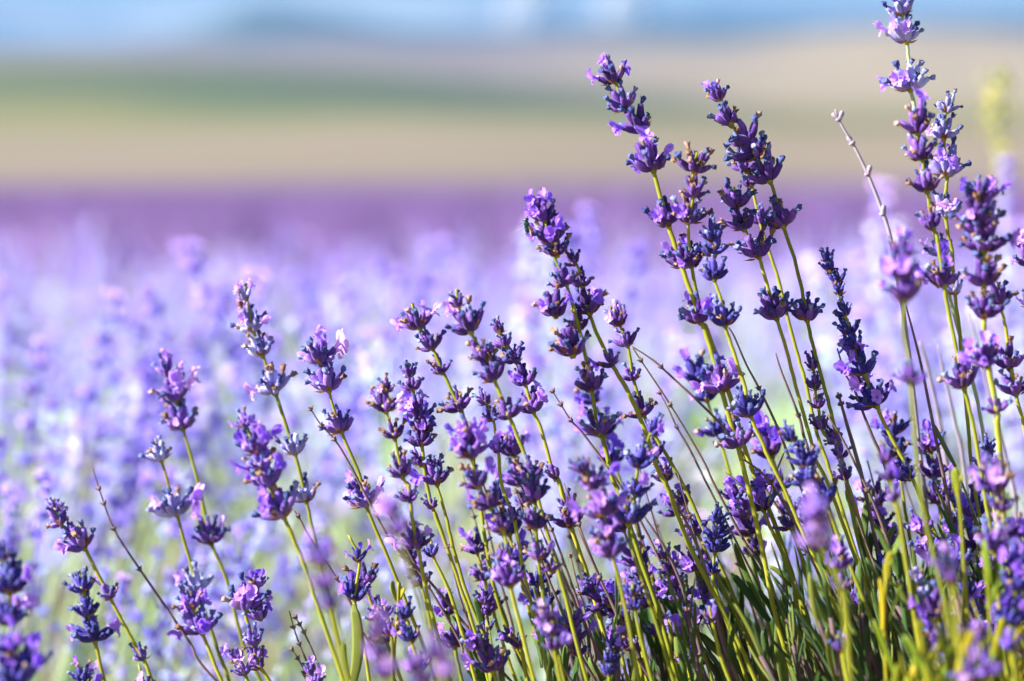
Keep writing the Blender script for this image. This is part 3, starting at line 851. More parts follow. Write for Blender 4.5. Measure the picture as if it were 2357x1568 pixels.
     [(2076, 34, 74, 1), (2087, 97, 88, 4), (2096, 206, 108, 4), (2168, 589, 66, 2)], dict(dz=0.03, pal='bud_pale', flo='floret_pale', stem='stem_pale', tan=0.1)),  # pale palette carries the overexposed sunlight on this stalk
    ('soft dark lavender stalk in front of the pale top-edge one, orange node between whorls', [(2110, 262), (2113, 306), (2122, 366), (2134, 440), (2148, 527), (2156, 540), (2163, 587), (2173, 658), (2187, 735), (2208, 834), (2219, 892), (2237, 964), (2254, 1056), (2270, 1160), (2300, 1300)],
     [(2113, 306, 92, 1), (2122, 366, 90, 0), (2134, 440, 92, 0), (2148, 527, 78, 0), (2173, 658, 94, 4), (2219, 892, 94, 0)], dict(dz=-0.055, tan=0.55)),
    ('sharp pale-blue lavender stalk with violet florets, right of the top-edge one', [(2187, 225), (2177, 259), (2173, 319), (2176, 360), (2180, 403), (2177, 440), (2177, 500), (2184, 549), (2191, 577), (2198, 679), (2208, 753), (2212, 806), (2225, 950), (2240, 1100), (2260, 1220)],
     [(2180, 258, 62, 0), (2173, 319, 76, 3), (2180, 403, 98, 4), (2177, 500, 80, 3), (2198, 679, 40, 0)], dict(dz=0.02, pal='bud_pale', flo='floret_pale', tan=0.2)),
    ('thick soft lavender stalk near the right edge with big mauve petals on top', [(2258, 455), (2254, 511), (2265, 573), (2265, 656), (2265, 732), (2265, 770), (2275, 845), (2296, 950), (2296, 978), (2303, 1056), (2310, 1200), (2320, 1300)],
     [(2256, 460, 84, 4), (2254, 511, 132, 4), (2262, 540, 100, 2), (2265, 578, 126, 3), (2265, 656, 108, 0), (2265, 732, 84, 0), (2272, 845, 84, 6), (2296, 950, 60, 0)], dict(dz=-0.085, tan=0.35, flo='floret', sr=1.3)),
    ('lavender stalk leaning on the right edge behind the thick soft one, tan tips', [(2300, 655), (2303, 700), (2314, 753), (2325, 830), (2339, 908), (2357, 982), (2380, 1100)],
     [(2303, 700, 78, 0), (2326, 845, 80, 4), (2339, 908, 80, 0)], dict(dz=-0.04, tan=0.45)),
    ('pink and blue lavender whorls half cut off by the right edge', [(2354, 560), (2362, 620), (2372, 720), (2385, 900)],
     [(2356, 570, 50, 4), (2362, 612, 66, 2), (2366, 705, 40, 1)], dict(dz=0.02, flo='floret_pale')),
    ('lavender stalk with purple floret at left of a big half-open whorl, right of centre', [(1755, 1120), (1757, 1175), (1796, 1262), (1838, 1368), (1870, 1470), (1890, 1568)],
     [(1722, 1188, 70, 4), (1757, 1172, 90, 3), (1748, 1130, 60, 3)], dict(dz=0.0, sr=1.2)),
    ('two pale purple buds on a bent green stalk amid the dark leaves', [(1790, 1190), (1819, 1216), (1845, 1280), (1880, 1370), (1910, 1440)],
     [(1819, 1216, 56, 0)], dict(dz=0.0, pal='bud_violet')),
    ('small lavender pair of pink florets on a stubby yellow stalk above the leaf tuft', [(1970, 1385), (1983, 1424), (1993, 1456), (1999, 1520)],
     [(1978, 1404, 60, 3), (1985, 1424, 36, 0)], dict(dz=-0.03, flo='floret')),
    ('soft lavender head with violet florets and a yellow-green stem, right', [(2040, 1055), (2050, 1107), (2060, 1153), (2071, 1192), (2085, 1290), (2110, 1450)],
     [(2040, 1065, 36, 0), (2050, 1107, 58, 2), (2060, 1153, 52, 1)], dict(dz=-0.12)),
    ('crisp dark lavender tip low on the right near the edge', [(2275, 1020), (2272, 1075), (2285, 1150), (2300, 1250)],
     [(2274, 1040, 44, 0), (2272, 1078, 70, 0)], dict(dz=0.0, pal='bud_blue', tan=0.1)),
    ('blurred pale-topped lavender stalk at the lower right edge', [(2290, 1075), (2293, 1135), (2300, 1174), (2290, 1270), (2300, 1400), (2320, 1568)],
     [(2280, 1090, 60, 3), (2293, 1135, 92, 3), (2306, 1176, 72, 0), (2286, 1268, 96, 3)], dict(dz=-0.13, flo='floret_pale', tan=0.4)),
    ('blurred deep violet-blue lavender mass in the lower right corner', [(2335, 1270), (2338, 1360), (2325, 1440), (2330, 1568)],
     [(2340, 1310, 80, 5), (2338, 1360, 90, 4), (2322, 1440, 90, 5), (2345, 1400, 70, 3)], dict(dz=-0.15, pal='bud_blue')),
    ('single blurred pinkish lavender tip in front of the yellow leaves', [(2180, 1290), (2191, 1342), (2200, 1420), (2215, 1568)],
     [(2183, 1318, 46, 3), (2191, 1342, 44, 1)], dict(dz=-0.24, flo='floret_pale')),
    ('faded narrow lavender spike with whitish tips, right', [(2110, 1330), (2138, 1389), (2150, 1470), (2170, 1568)],
     [(2116, 1345, 34, 0), (2130, 1372, 40, 0), (2138, 1392, 36, 0)], dict(dz=-0.09, pal='bud_pale', tan=0.6)),
    ('blurred violet bud sprig at the bottom among the yellow leaves', [(2255, 1450), (2262, 1520), (2270, 1600)],
     [(2256, 1475, 40, 3), (2262, 1510, 44, 3)], dict(dz=-0.22)),
    ('blurred blue lavender bud at the bottom right, right of the violet sprig', [(2325, 1465), (2332, 1510), (2340, 1600)],
     [(2328, 1500, 46, 4)], dict(dz=-0.2, pal='bud_blue')),
    ('big blurred lilac bloom cut off by the bottom edge, lower right', [(2250, 1540), (2262, 1610), (2275, 1680)],
     [(2235, 1570, 70, 4), (2275, 1560, 64, 4)], dict(dz=-0.24, flo='floret_pale')),
    ('lone soft lilac bud in front of the dark leaf tuft', [(1928, 1462), (1938, 1502), (1950, 1568)],
     [(1938, 1500, 34, 1)], dict(dz=-0.12)),
    ('lavender head with blurred mauve buds at the very edge, right of the thick soft stalk', [(2335, 1210), (2345, 1290), (2360, 1400)],
     [(2338, 1240, 66, 3), (2346, 1292, 70, 2)], dict(dz=-0.1)),
]
MORE = [   # tip x, y, foot x, y, whorls, dz, palette, label
    (1180, 1010, 1300, 1568, 3, 0.06, 'bud_violet', 'lavender stalk behind the violet-floret stalk, three small whorls'),
    (1350, 880, 1560, 1568, 3, 0.09, 'bud_blue', 'soft lavender stalk half behind the fly stalk, bluish whorls'),
    (1500, 1010, 1690, 1568, 3, 0.05, 'bud_violet', 'lavender stalk in the gap right of the curved blue-topped spike'),
    (1562, 1130, 1760, 1568, 2, 0.03, 'bud_violet', 'two-whorl lavender stalk between the navy tip and the green slanting stem'),
    (1590, 830, 1800, 1568, 3, 0.08, 'bud_blue', 'soft blue lavender stalk behind the bright-stemmed tall one'),
    (1755, 1010, 1930, 1568, 3, 0.06, 'bud_violet', 'lavender stalk low behind the deep indigo stalk'),
    (2045, 960, 2160, 1568, 3, 0.06, 'bud_blue', 'blue lavender stalk behind the thin brown stalk with the flower-shaped node'),
    (2140, 1000, 2230, 1568, 3, 0.05, 'bud_violet', 'lavender stalk in the gap left of the lone dark cup whorl'),
    (2240, 1160, 2300, 1568, 3, 0.03, 'bud_violet', 'lavender stalk low beside the blurred pale-topped right edge one'),
    (2210, 1280, 2270, 1600, 3, -0.05, 'bud_blue', 'soft indigo lavender head above the yellow tangle'),
    (2300, 1330, 2345, 1600, 3, -0.08, 'bud_violet', 'soft violet lavender head right of the far-right yellow shoot'),
    (2120, 1200, 2190, 1568, 2, -0.02, 'bud_violet', 'short lavender stalk with two purple whorls over the dark leaf tuft'),
    (1090, 1250, 1190, 1568, 3, 0.05, 'bud_violet', 'lavender stalk behind the two upright lilac florets'),
    (1500, 1380, 1560, 1600, 2, 0.02, 'bud_violet', 'short lavender head low right of the drooping purple buds'),
    (1235, 1330, 1300, 1600, 3, 0.03, 'bud_blue', 'dim blue lavender head low between the pale lilac and dense dark heads'),
    (1020, 1400, 1080, 1600, 2, 0.03, 'bud_violet', 'short purple lavender head low left of the two upright florets'),
    (840, 1330, 930, 1600, 3, 0.04, 'bud_violet', 'lavender stalk low behind the hooded pink bloom'),
    (2030, 1290, 2110, 1600, 2, 0.0, 'bud_blue', 'dark blue lavender tip beside the forked yellow leaves'),
    (1420, 1190, 1560, 1600, 3, 0.04, 'bud_violet', 'lavender stalk behind the pink-flowered soft head, full purple whorls'),
    (1600, 1290, 1720, 1600, 3, 0.03, 'bud_violet', 'low lavender stalk between the pink-sided head and the navy tip'),
    (1680, 1120, 1850, 1568, 3, 0.05, 'bud_violet', 'lavender stalk just right of the navy tip, closed plum whorls'),
    (1850, 1180, 1990, 1568, 2, 0.04, 'bud_blue', 'bluish lavender stalk behind the strongly blurred mauve head'),
    (2000, 1130, 2110, 1568, 3, 0.05, 'bud_violet', 'lavender stalk rising left of the soft violet-floret head, far right third'),
    (2190, 1120, 2260, 1568, 3, 0.04, 'bud_violet', 'purple lavender stalk beside the thin yellow seed-headed shoot'),
    (2270, 1230, 2320, 1600, 4, -0.03, 'bud_violet', 'dense violet lavender head right of the faded whitish-tipped spike'),
    (2160, 1400, 2210, 1640, 3, -0.12, 'bud_violet', 'blurred violet lavender head rising from the middle of the yellow tangle'),
    (1140, 1130, 1270, 1568, 3, 0.05, 'bud_blue', 'dim lavender stalk behind the bulky violet bloom, bluish whorls'),
    (1390, 1400, 1460, 1600, 2, 0.02, 'bud_violet', 'short purple lavender head low left of the drooping buds'),
    (1100, 1480, 1160, 1640, 2, -0.04, 'bud_violet', 'soft violet lavender head at the bottom edge left of the pink sprig'),
    (1560, 1450, 1610, 1640, 2, 0.0, 'bud_violet', 'purple lavender head at the bottom edge beneath the pink-sided head'),
]
mr = random.Random(12)
for x0, y0, x1, y1, nw, dz, pal, lab in MORE:
    P = [(x0 + (x1 - x0) * t ** 0.9 + (8 * math.sin(3 * t + x0)), y0 + (y1 - y0) * t) for t in (0.0, 0.12, 0.28, 0.45, 0.7, 1.0)]
    wh, t = [], 0.07
    for k in range(nw):
        wh.append((x0 + (x1 - x0) * t ** 0.9 + 8 * math.sin(3 * t + x0), y0 + (y1 - y0) * t, mr.uniform(62, 92)))
        t += mr.uniform(42, 80) / (y1 - y0)
    STALKS.append((lab, P, wh, dict(dz=dz, pal=pal, f=0.22)))
for lab, pts, wh, opt in STALKS:
    opt = dict(opt)
    if pts[0][0] < 800 and opt.get('pal', 'bud_violet') == 'bud_violet':
        opt['pal'] = 'bud_light'
    grp = opt.pop('group', None) or (FR if opt.get('dz', 0) < -0.09 else SH)
    stalk(lab, pts, wh, group=grp, **opt)

DG = 'dry leafless lavender stalks'
DRY = [
    ('bleached dead lavender stalk with empty seed pods against the far field', [(1922, 252), (1938, 290), (1962, 330), (1985, 375), (2005, 420), (2028, 480), (2050, 549), (2068, 660), (2090, 800)], [(1930, 274), (1962, 330), (1997, 404), (2026, 488)], dict(dz=0.05, mat='stem_grey', rad=0.0009, pods=True)),
    ('thin purplish dry stalk rising on the left with beaded nodes', [(213, 1075), (228, 1125), (262, 1218), (322, 1311), (388, 1407), (440, 1484), (497, 1568)], [(227, 1121), (236, 1151), (262, 1217), (321, 1312)], dict(dz=0.05)),
    ('long brown dry stalk from the left centre down to the bottom middle', [(715, 942), (740, 980), (770, 1012), (800, 1060), (856, 1167), (906, 1255), (983, 1332), (1082, 1452), (1150, 1540)], [(716, 944), (742, 982), (768, 1008), (868, 1190), (990, 1340)], dict(dz=0.0)),
    ('short beaded dry twig at the bottom left, upper of three', [(676, 1414), (700, 1456), (726, 1516), (740, 1568)], [(684, 1424), (692, 1437), (705, 1456), (722, 1512)], dict(dz=0.02, rad=0.0005)),
    ('short beaded dry twig at the bottom left, middle of three', [(666, 1407), (684, 1470), (712, 1537), (730, 1580)], [(676, 1444), (686, 1478)], dict(dz=0.03, rad=0.0005)),
    ('short beaded dry twig at the bottom left, lowest of three', [(669, 1491), (686, 1516), (705, 1551), (722, 1590)], [(670, 1494), (688, 1516)], dict(dz=0.03, rad=0.0005)),
    ('dry brown stalk passing behind the strongly blurred purple head', [(676, 1174), (690, 1195), (715, 1241), (775, 1332), (810, 1396), (850, 1480)], [(685, 1191), (775, 1332)], dict(dz=0.01)),
    ('wine-red dry stalk slanting down right from the mauve-topped stalk, upper of the pair', [(1454, 797), (1490, 820), (1522, 845), (1631, 947), (1669, 989), (1720, 1060)], [(1522, 845)], dict(dz=0.02)),
    ('dark dry stalk slanting down right from the mauve-topped stalk, lower of the pair', [(1456, 800), (1475, 830), (1543, 933), (1616, 1056), (1645, 1118), (1712, 1244), (1761, 1315), (1789, 1385), (1830, 1480)], [(1475, 831), (1544, 934)], dict(dz=0.0)),
    ('thin dry stalk with spiky nodes starting right of the violet-floret stalk, centre', [(1272, 901), (1291, 932), (1314, 968), (1343, 1000), (1406, 1086), (1440, 1140), (1490, 1230), (1560, 1370)], [(1273, 903), (1291, 932), (1314, 968)], dict(dz=0.0)),
    ('fine dark stalk dropping right from the deep indigo stalk', [(1677, 754), (1690, 775), (1718, 840), (1747, 894), (1790, 985), (1817, 1056), (1867, 1181), (1920, 1300)], [(1747, 896)], dict(dz=0.0)),
    ('grey dry stalk with blunt tip standing between the sharp green stems', [(1785, 813), (1800, 860), (1838, 957), (1850, 1005), (1880, 1100)], [(1836, 955)], dict(dz=0.02, mat='stem_brown', rad=0.0007)),
    ('dark dry spike with a pointed head, left of the narrow indigo spike stem', [(1928, 903), (1936, 930), (1950, 980), (1972, 1056), (1995, 1150)], [(1931, 915), (1936, 930)], dict(dz=0.01, rad=0.0009)),
    ('long purple-brown stalk curving down from the ball-topped blurred lavender', [(2085, 704), (2100, 760), (2120, 841), (2142, 950), (2163, 1056), (2173, 1104), (2194, 1227), (2215, 1330)], [], dict(dz=0.0, rad=0.0008)),
    ('thin brown stalk with a flower-shaped node left of the ball-topped lavender', [(1927, 802), (1945, 860), (1965, 894), (1990, 960), (2010, 1010), (2032, 1060), (2060, 1160), (2090, 1290)], [(1966, 895)], dict(dz=0.0, rad=0.0007, pods=True)),
    ('straight brown stalk crossing in front of the slim purple spike', [(1905, 955), (1941, 1015), (1997, 1128), (2032, 1213), (2064, 1315), (2106, 1456), (2130, 1568)], [(1997, 1128)], dict(dz=-0.02, rad=0.0008)),
    ('brown stalk between the two dark leaves, right of centre', [(1700, 1050), (1755, 1090), (1800, 1150), (1850, 1240), (1893, 1340)], [(1770, 1105)], dict(dz=-0.01, rad=0.0008)),
    ('brown dry stalk low in the centre, left of the two upright lilac florets', [(1004, 1180), (1030, 1260), (1060, 1380), (1085, 1450), (1130, 1560)], [(1030, 1262)], dict(dz=0.0)),
    ('red-brown dry stalk low in the centre, right of the two upright lilac florets', [(1200, 1085), (1240, 1160), (1270, 1220), (1310, 1330), (1350, 1450), (1380, 1568)], [(1206, 1096), (1270, 1222)], dict(dz=-0.02)),
    ('dark dry stalk with a bare beaded tip, centre right near the bottom', [(1313, 1280), (1330, 1350), (1352, 1430), (1372, 1520), (1380, 1568)], [(1314, 1284), (1335, 1370)], dict(dz=0.0)),
    ('long brown stalk in front of the pink-sided lavender head', [(1480, 1185), (1530, 1262), (1566, 1340), (1590, 1420), (1612, 1500), (1625, 1568)], [(1590, 1400)], dict(dz=-0.02, rad=0.0009)),
    ('mauve-brown stalk beside the navy lavender tip', [(1528, 1120), (1570, 1185), (1610, 1270), (1640, 1380), (1665, 1480), (1700, 1568)], [], dict(dz=-0.02, rad=0.0009)),
    ('brown stalk from the pink-flowered soft head to the bottom edge', [(1330, 1215), (1380, 1330), (1430, 1430), (1470, 1510), (1500, 1568)], [(1380, 1330)], dict(dz=-0.03, rad=0.0008)),
    ('brownish stalk rising behind the soft tan-tipped lavender, left of centre', [(856, 1135), (900, 1190), (950, 1290), (1010, 1390), (1060, 1480), (1100, 1568)], [(870, 1153), (985, 1350)], dict(dz=0.02)),
    ('pale bleached stalk out of focus right of the ball-topped lavender', [(2117, 785), (2135, 850), (2158, 950), (2175, 1050), (2190, 1160)], [], dict(dz=0.14, mat='stem_grey', rad=0.0013)),
    ('pale bleached stalk out of focus, left of the lone dark cup whorl', [(2159, 795), (2170, 850), (2198, 975), (2220, 1090)], [], dict(dz=0.12, mat='stem_grey', rad=0.0010)),
    ('faint grey stalk behind the right edge stems', [(2232, 720), (2262, 850), (2290, 960), (2320, 1080), (2340, 1200)], [], dict(dz=0.14, mat='stem_grey', rad=0.0010)),
    ('thin blue-grey dry twig right of the slender mauve-topped stalk', [(1519, 905), (1540, 945), (1558, 985), (1590, 1040), (1640, 1140)], [(1520, 907), (1558, 985)], dict(dz=0.04, mat='stem_brown', rad=0.0005)),
]
for lab, pts, nodes, opt in DRY:
    dry_stalk(lab, pts, nodes, group=DG, **opt)

dr = random.Random(31)
for k in range(30):
    x0, y0 = dr.uniform(1050, 2250), dr.uniform(1060, 1330)
    y0 -= max(0, x0 - 1500) * 0.15
    dx = (1568 - y0) * dr.uniform(0.22, 0.48)
    dry_stalk('thin plain dry stalk crowded among the green stems of the clump', [(x0, y0), (x0 + dx * .3, y0 + (1568 - y0) * .35), (x0 + dx * .65, y0 + (1568 - y0) * .7), (x0 + dx, 1568)],
              [(x0 + dx * .2, y0 + (1568 - y0) * .22)], dz=dr.uniform(-0.04, 0.10), rad=dr.uniform(0.0005, 0.0008), group='thin plain dry stalks in the clump')

# ------------------------------------------------------------------ the bush under the sharp clump
def place_leaf(parent, root, p0, p1, data, wid=1.0, roll=None, name='leaf'):
    d = p1 - p0
    L = d.length
    ws = wid * 0.0034 / 0.085
    return add(name, data, parent, frame(d, RND.uniform(0, 6.28) if roll is None else roll, p0 - root, (ws, ws, L)))


bush_root = at(1950, 2600, 0.15)
bush_root.z = 0.0
bush = tag(add('lavender_bush', None, None, Matrix.Translation(bush_root)), 'dense lavender bush of narrow dark green leaves at the lower right, under the sharp stalks', 'lavender bush')

HAND_LEAVES = []      # base, tip in the print, distance offset, width factor
RBL = lambda x, y: (1528.4 + 0.3523 * x, 1015.5 + 0.3523 * y)
MBL = lambda x, y: (736.6 + 0.3523 * x, 1015.5 + 0.3523 * y)
for b_, t_, dz, w in [
    ((540, 340), (425, 165), 0, 1), ((680, 420), (735, 60), -0.01, 1.2), ((640, 1080), (485, 650), 0, 1.1), ((690, 1180), (410, 880), 0, 1.4), ((920, 1100), (905, 680), 0.02, 1.2),
    ((1310, 800), (1190, 330), 0.02, 1.2), ((1310, 740), (1350, 310), 0.02, 1.2), ((1350, 960), (1380, 570), 0.02, 1.1), ((1230, 1000), (1260, 740), 0.01, 1.0), ((830, 960), (680, 815), 0.01, 1.0),
    ((1010, 1400), (870, 1150), -0.01, 1.6), ((800, 1640), (770, 1080), -0.02, 1.7), ((790, 1500), (810, 980), -0.02, 1.2), ((680, 1560), (720, 1230), -0.01, 1.3), ((390, 1520), (150, 1200), 0, 1.2),
    ((620, 1600), (240, 1240), 0, 1.3), ((150, 1560), (100, 1190), 0, 1.4), ((1080, 1150), (955, 920), 0, 1.0), ((760, 1180), (762, 980), 0, 0.9), ((1830, 740), (1650, 550), 0.01, 0.9),
    ((1880, 800), (1710, 710), 0.02, 0.9), ((2090, 640), (1900, 140), 0.01, 1.2), ((1990, 900), (1830, 450), 0.03, 1.0), ((1890, 600), (1800, 270), 0.03, 1.0), ((1000, 1380), (600, 1000), 0, 1.2),
    ((480, 1400), (400, 1140), 0, 1.0), ((1470, 1400), (1560, 1150), 0.01, 1.0), ((1600, 1250), (1535, 1060), 0.01, 1.0), ((2050, 1100), (1960, 700), 0.03, 1.1), ((2080, 980), (2000, 760), 0.03, 1.1),
    ((2020, 1180), (1900, 980), 0.03, 1.0), ((1650, 1300), (1700, 900), 0.03, 1.0), ((1470, 700), (1520, 550), 0.02, 1.0), ((1080, 1560), (1130, 1240), -0.03, 1.2), ((1500, 1500), (1410, 1440), -0.02, 1.3),
    ((1240, 1400), (1150, 1130), 0.0, 0.9), ((1330, 1330), (1310, 1120), -0.02, 1.1), ((1180, 1360), (1040, 1130), 0.01, 1.0), ((980, 1560), (850, 1330), 0.01, 0.8), ((1060, 1480), (960, 1240), 0.0, 0.8),
]:
    HAND_LEAVES.append((RBL(*b_), RBL(*t_), dz, w))
for b_, t_, dz, w in [
    ((985, 1260), (915, 1015), 0, 0.9), ((1080, 1340), (1008, 1015), 0, 1.0), ((1105, 1600), (1130, 1160), 0, 1.3), ((1915, 1310), (1895, 1080), 0, 1.3), ((1600, 1560), (1650, 1215), -0.01, 1.2),
    ((2035, 1620), (2050, 1310), 0, 1.1), ((210, 1600), (205, 1080), -0.03, 1.7), ((1450, 1480), (1400, 1290), 0, 1.1), ((1200, 1600), (1190, 1430), 0, 0.9), ((980, 1300), (860, 1130), 0, 0.8),
    ((1860, 1560), (1750, 1440), 0, 1.2), ((1100, 1530), (980, 1290), 0, 1.2), ((1520, 1640), (1515, 1360), 0, 0.9), ((190, 1560), (155, 1310), -0.04, 1.0),
]:
    HAND_LEAVES.append((MBL(*b_), MBL(*t_), dz, w))
HAND_LEAVES.append(((2200, 1075), (2162, 968), 0.0, 1.1))
n_leaf = 0
for b_, t_, dz, w in HAND_LEAVES:
    place_leaf(bush, bush_root, at(*b_, dz), at(*t_, dz + RND.uniform(-0.006, 0.006)), RND.choice(LEAVES), w)
    n_leaf += 1

# woody branches and leafy shoots
cand = []
br = Acc()
sr = random.Random(21)
for k in range(150):
    px = sr.triangular(980, 2700, 2150)
    dzt = sr.uniform(-0.10, 0.30)
    pytop = 1500 - 190 * max(0, (px - 1250) / 1100) ** 0.8 + sr.uniform(-60, 120) + max(0, 1300 - px) * 0.25
    tip = at(px, pytop, dzt)
    lean = Vector((sr.uniform(-0.55, 0.1), sr.uniform(-0.25, 0.25), 1)).normalized()
    Ls = sr.uniform(0.09, 0.17)
    p0 = tip - lean * Ls
    foot = bush_root + Vector(((p0.x - bush_root.x) * 0.25, (p0.y - bush_root.y) * 0.25, 0.04))
    pth = spline([foot, foot.lerp(p0, 0.55) + Vector((sr.uniform(-.03, .03), sr.uniform(-.03, .03), 0)), p0, p0.lerp(tip, 0.5) + Vector((0.004, 0, 0)), tip], 4)
    v, f = tube([p - bush_root for p in pth], [0.0035 - 0.0025 * i / len(pth) for i in range(len(pth))], 5)
    br.put(v, f)
    pairs = sr.randrange(6, 10)
    for j in range(pairs):
        t = 0.15 + 0.85 * j / (pairs - 1)
        c = p0.lerp(tip, t)
        an = j * 1.57 + k
        for s in (0, math.pi):
            side = Vector((math.cos(an + s), math.sin(an + s), 0))
            d = (lean * 1.0 + side * sr.uniform(0.22, 0.6) * (1.15 - 0.6 * t)).normalized()
            L = sr.uniform(0.022, 0.046) * (1.05 - 0.35 * t)
            cand.append((c, c + d * L, sr.uniform(0.55, 0.9)))
add('branch', br.data('branch', [M['stem_brown']]), bush)


def shows(c):
    x, y, w = proj((c[0] + c[1]) * 0.5)
    return -20 < x < 2380 and y < 1590


vis = sorted([c for c in cand if shows(c)], key=lambda c: proj(c[0])[2])
rest = [c for c in cand if not shows(c)]
keep = vis[:300 - n_leaf - 4]
rest += vis[300 - n_leaf - 4:]
for c in keep:
    place_leaf(bush, bush_root, c[0], c[1], sr.choice(LEAVES), c[2])
lm = Acc()
simple = [[(0, -0.5, 0), (0, 0.5, 0), (0.10, 0, 0.0)], ]
for c in rest:
    d = c[1] - c[0]
    w = 0.0040 * c[2]
    T = frame(d, sr.uniform(0, 6.28), c[0] - bush_root, (w, w, d.length))
    lm.put([(0, -0.28, 0), (0, 0.28, 0), (0.1, -0.5, 0.5), (-0.1, 0, 0.5), (0.1, 0.5, 0.5), (0.15, -0.22, 1), (0.15, 0.22, 1)], [(0, 3, 2), (0, 1, 3), (1, 4, 3), (2, 3, 5), (3, 6, 5), (3, 4, 6)], 0, T)
# leaf cushion below the frame, along the row
for bx, n in ((0.22, 900), (-0.18, 700), (-0.6, 500), (0.75, 500)):
    for k in range(n):
        a_, e_ = sr.uniform(0, 6.28), math.asin(sr.uniform(0.05, 1))
        d = Vector((math.cos(a_) * math.cos(e_), math.sin(a_) * math.cos(e_), math.sin(e_)))
        rr = sr.uniform(0.75, 1.0)
        p = Vector((bx + d.x * 0.28 * rr, 1.52 + d.y * 0.26 * rr, 0.10 + d.z * 0.31 * rr))
        dd = (d + Vector((sr.uniform(-.5, .5), sr.uniform(-.5, .5), 0.7))).normalized()
        w = 0.0045
        T = frame(dd, sr.uniform(0, 6.28), p - bush_root, (w, w, sr.uniform(0.03, 0.05)))
        lm.put([(0, -0.28, 0), (0, 0.28, 0), (0.1, -0.5, 0.5), (-0.1, 0, 0.5), (0.1, 0.5, 0.5), (0.15, -0.22, 1), (0.15, 0.22, 1)], [(0, 3, 2), (0, 1, 3), (1, 4, 3), (2, 3, 5), (3, 6, 5), (3, 4, 6)], 0, T)
tag(add('foliage', lm.data('foliage', [M['leaf']]), bush), kind='stuff')


# ------------------------------------------------------------------ yellow-green shoots close to the lens, lower right
def shoot(label, pts, lv, dz, mat='leaf_yellow', rad=0.0011, bud=False):
    raw = [at(x, y, dz) for x, y in pts]
    raw.append(raw[-1] + (raw[-1] - raw[-2]).normalized() * 0.10)
    path = spline(raw, 5)
    base = path[-1]
    root = tag(add('leafy_shoot', None, None, Matrix.Translation(base)), label, 'shoot', 'yellow-green shoots close to the lens')
    v, f = tube([p - base for p in path], [rad * 0.8] * len(path), 7, 0.1)
    add('stem', mesh('stem', v, f, [M[mat]]), root)
    for (bx, by), (tx_, ty), w in lv:
        p0, p1 = at(bx, by, dz), at(tx_, ty, dz + RND.uniform(-0.008, 0.008))
        d = p1 - p0
        ws = w * 0.0024 / 0.12
        add('leaf', RND.choice(LEAVES_Y), root, frame(d, RND.uniform(0, 6.28), p0 - base, (ws, ws, d.length)))
    return root


shoot('blurred shoot with a forked pair of broad yellow-green leaves, lower right', [(2040, 1330), (2035, 1420), (2040, 1568)],
      [((2030, 1450), (2044, 1330), 2.0), ((2042, 1440), (2078, 1345), 1.6), ((2042, 1345), (2052, 1270), 1.4), ((2046, 1300), (2082, 1240), 1.5), ((2066, 1568), (2012, 1425), 1.5)], -0.13)
shoot('bright yellow blurred leaf shoot rising at the far right', [(2262, 1270), (2275, 1360), (2280, 1470), (2285, 1568)],
      [((2280, 1350), (2250, 1245), 1.8), ((2275, 1400), (2292, 1280), 1.8), ((2275, 1480), (2230, 1380), 1.6), ((2285, 1520), (2310, 1420), 1.6)], -0.15)
shoot('low tangle of blurred yellow leaves at the bottom right corner', [(2180, 1400), (2190, 1480), (2195, 1568)],
      [((2185, 1568), (2150, 1440), 1.8), ((2190, 1500), (2180, 1380), 1.8), ((2200, 1568), (2240, 1450), 1.7), ((2180, 1580), (2110, 1490), 1.6), ((2210, 1580), (2300, 1500), 1.6), ((2170, 1600), (2130, 1520), 1.8), ((2235, 1600), (2230, 1510), 1.6)], -0.22)
shoot('blurred yellow-green shoot left of the bottom right tangle', [(2110, 1430), (2125, 1500), (2135, 1568)],
      [((2130, 1560), (2080, 1460), 1.5), ((2130, 1540), (2118, 1425), 1.5), ((2135, 1580), (2165, 1480), 1.5), ((2110, 1600), (2060, 1510), 1.6)], -0.2)
shoot('blurred orange-yellow leaf tip at the bottom edge, left of centre', [(1008, 1530), (1012, 1568), (1020, 1620)],
      [((1015, 1590), (1000, 1510), 2.0), ((1018, 1600), (1022, 1530), 1.6)], -0.2)
shoot('yellow seed-headed thin shoot, right of the ball-topped lavender', [(2200, 1085), (2205, 1130), (2212, 1200), (2222, 1350)],
      [((2205, 1140), (2198, 1078), 1.6), ((2206, 1150), (2212, 1090), 1.3)], -0.12)
shoot('yellow-green leaf shoot in the bottom right corner beside the violet-blue mass', [(2325, 1440), (2330, 1520), (2335, 1600)],
      [((2330, 1560), (2300, 1450), 1.5), ((2330, 1540), (2350, 1440), 1.5), ((2340, 1600), (2290, 1540), 1.6), ((2338, 1600), (2345, 1510), 1.4)], -0.17)
shoot('olive pod-tipped shoot between brown stalks, left of centre', [(918, 1340), (916, 1400), (908, 1480), (905, 1568)],
      [((915, 1385), (908, 1335), 1.5), ((917, 1390), (930, 1350), 1.0)], -0.03)

ysr = random.Random(5)
for k in range(18):
    px = ysr.uniform(1990, 2370)
    top = 1560 - (px - 1960) * 0.32 + ysr.uniform(-60, 90)
    lv = []
    for j in range(5):
        by = top + 40 + 45 * j
        bx = px + 8 + 4 * j
        sx = (-1 if j % 2 else 1) * ysr.uniform(8, 42)
        lv.append(((bx, by), (bx + sx, by - ysr.uniform(60, 120)), ysr.uniform(0.9, 1.5)))
    shoot('thin blurred yellow-green shoot in the tangle at the bottom right', [(px, top), (px + 10, top + 100), (px + 22, top + 220)], lv, ysr.uniform(-0.26, -0.10))['group'] = 'thin yellow-green shoots of the bottom right tangle'

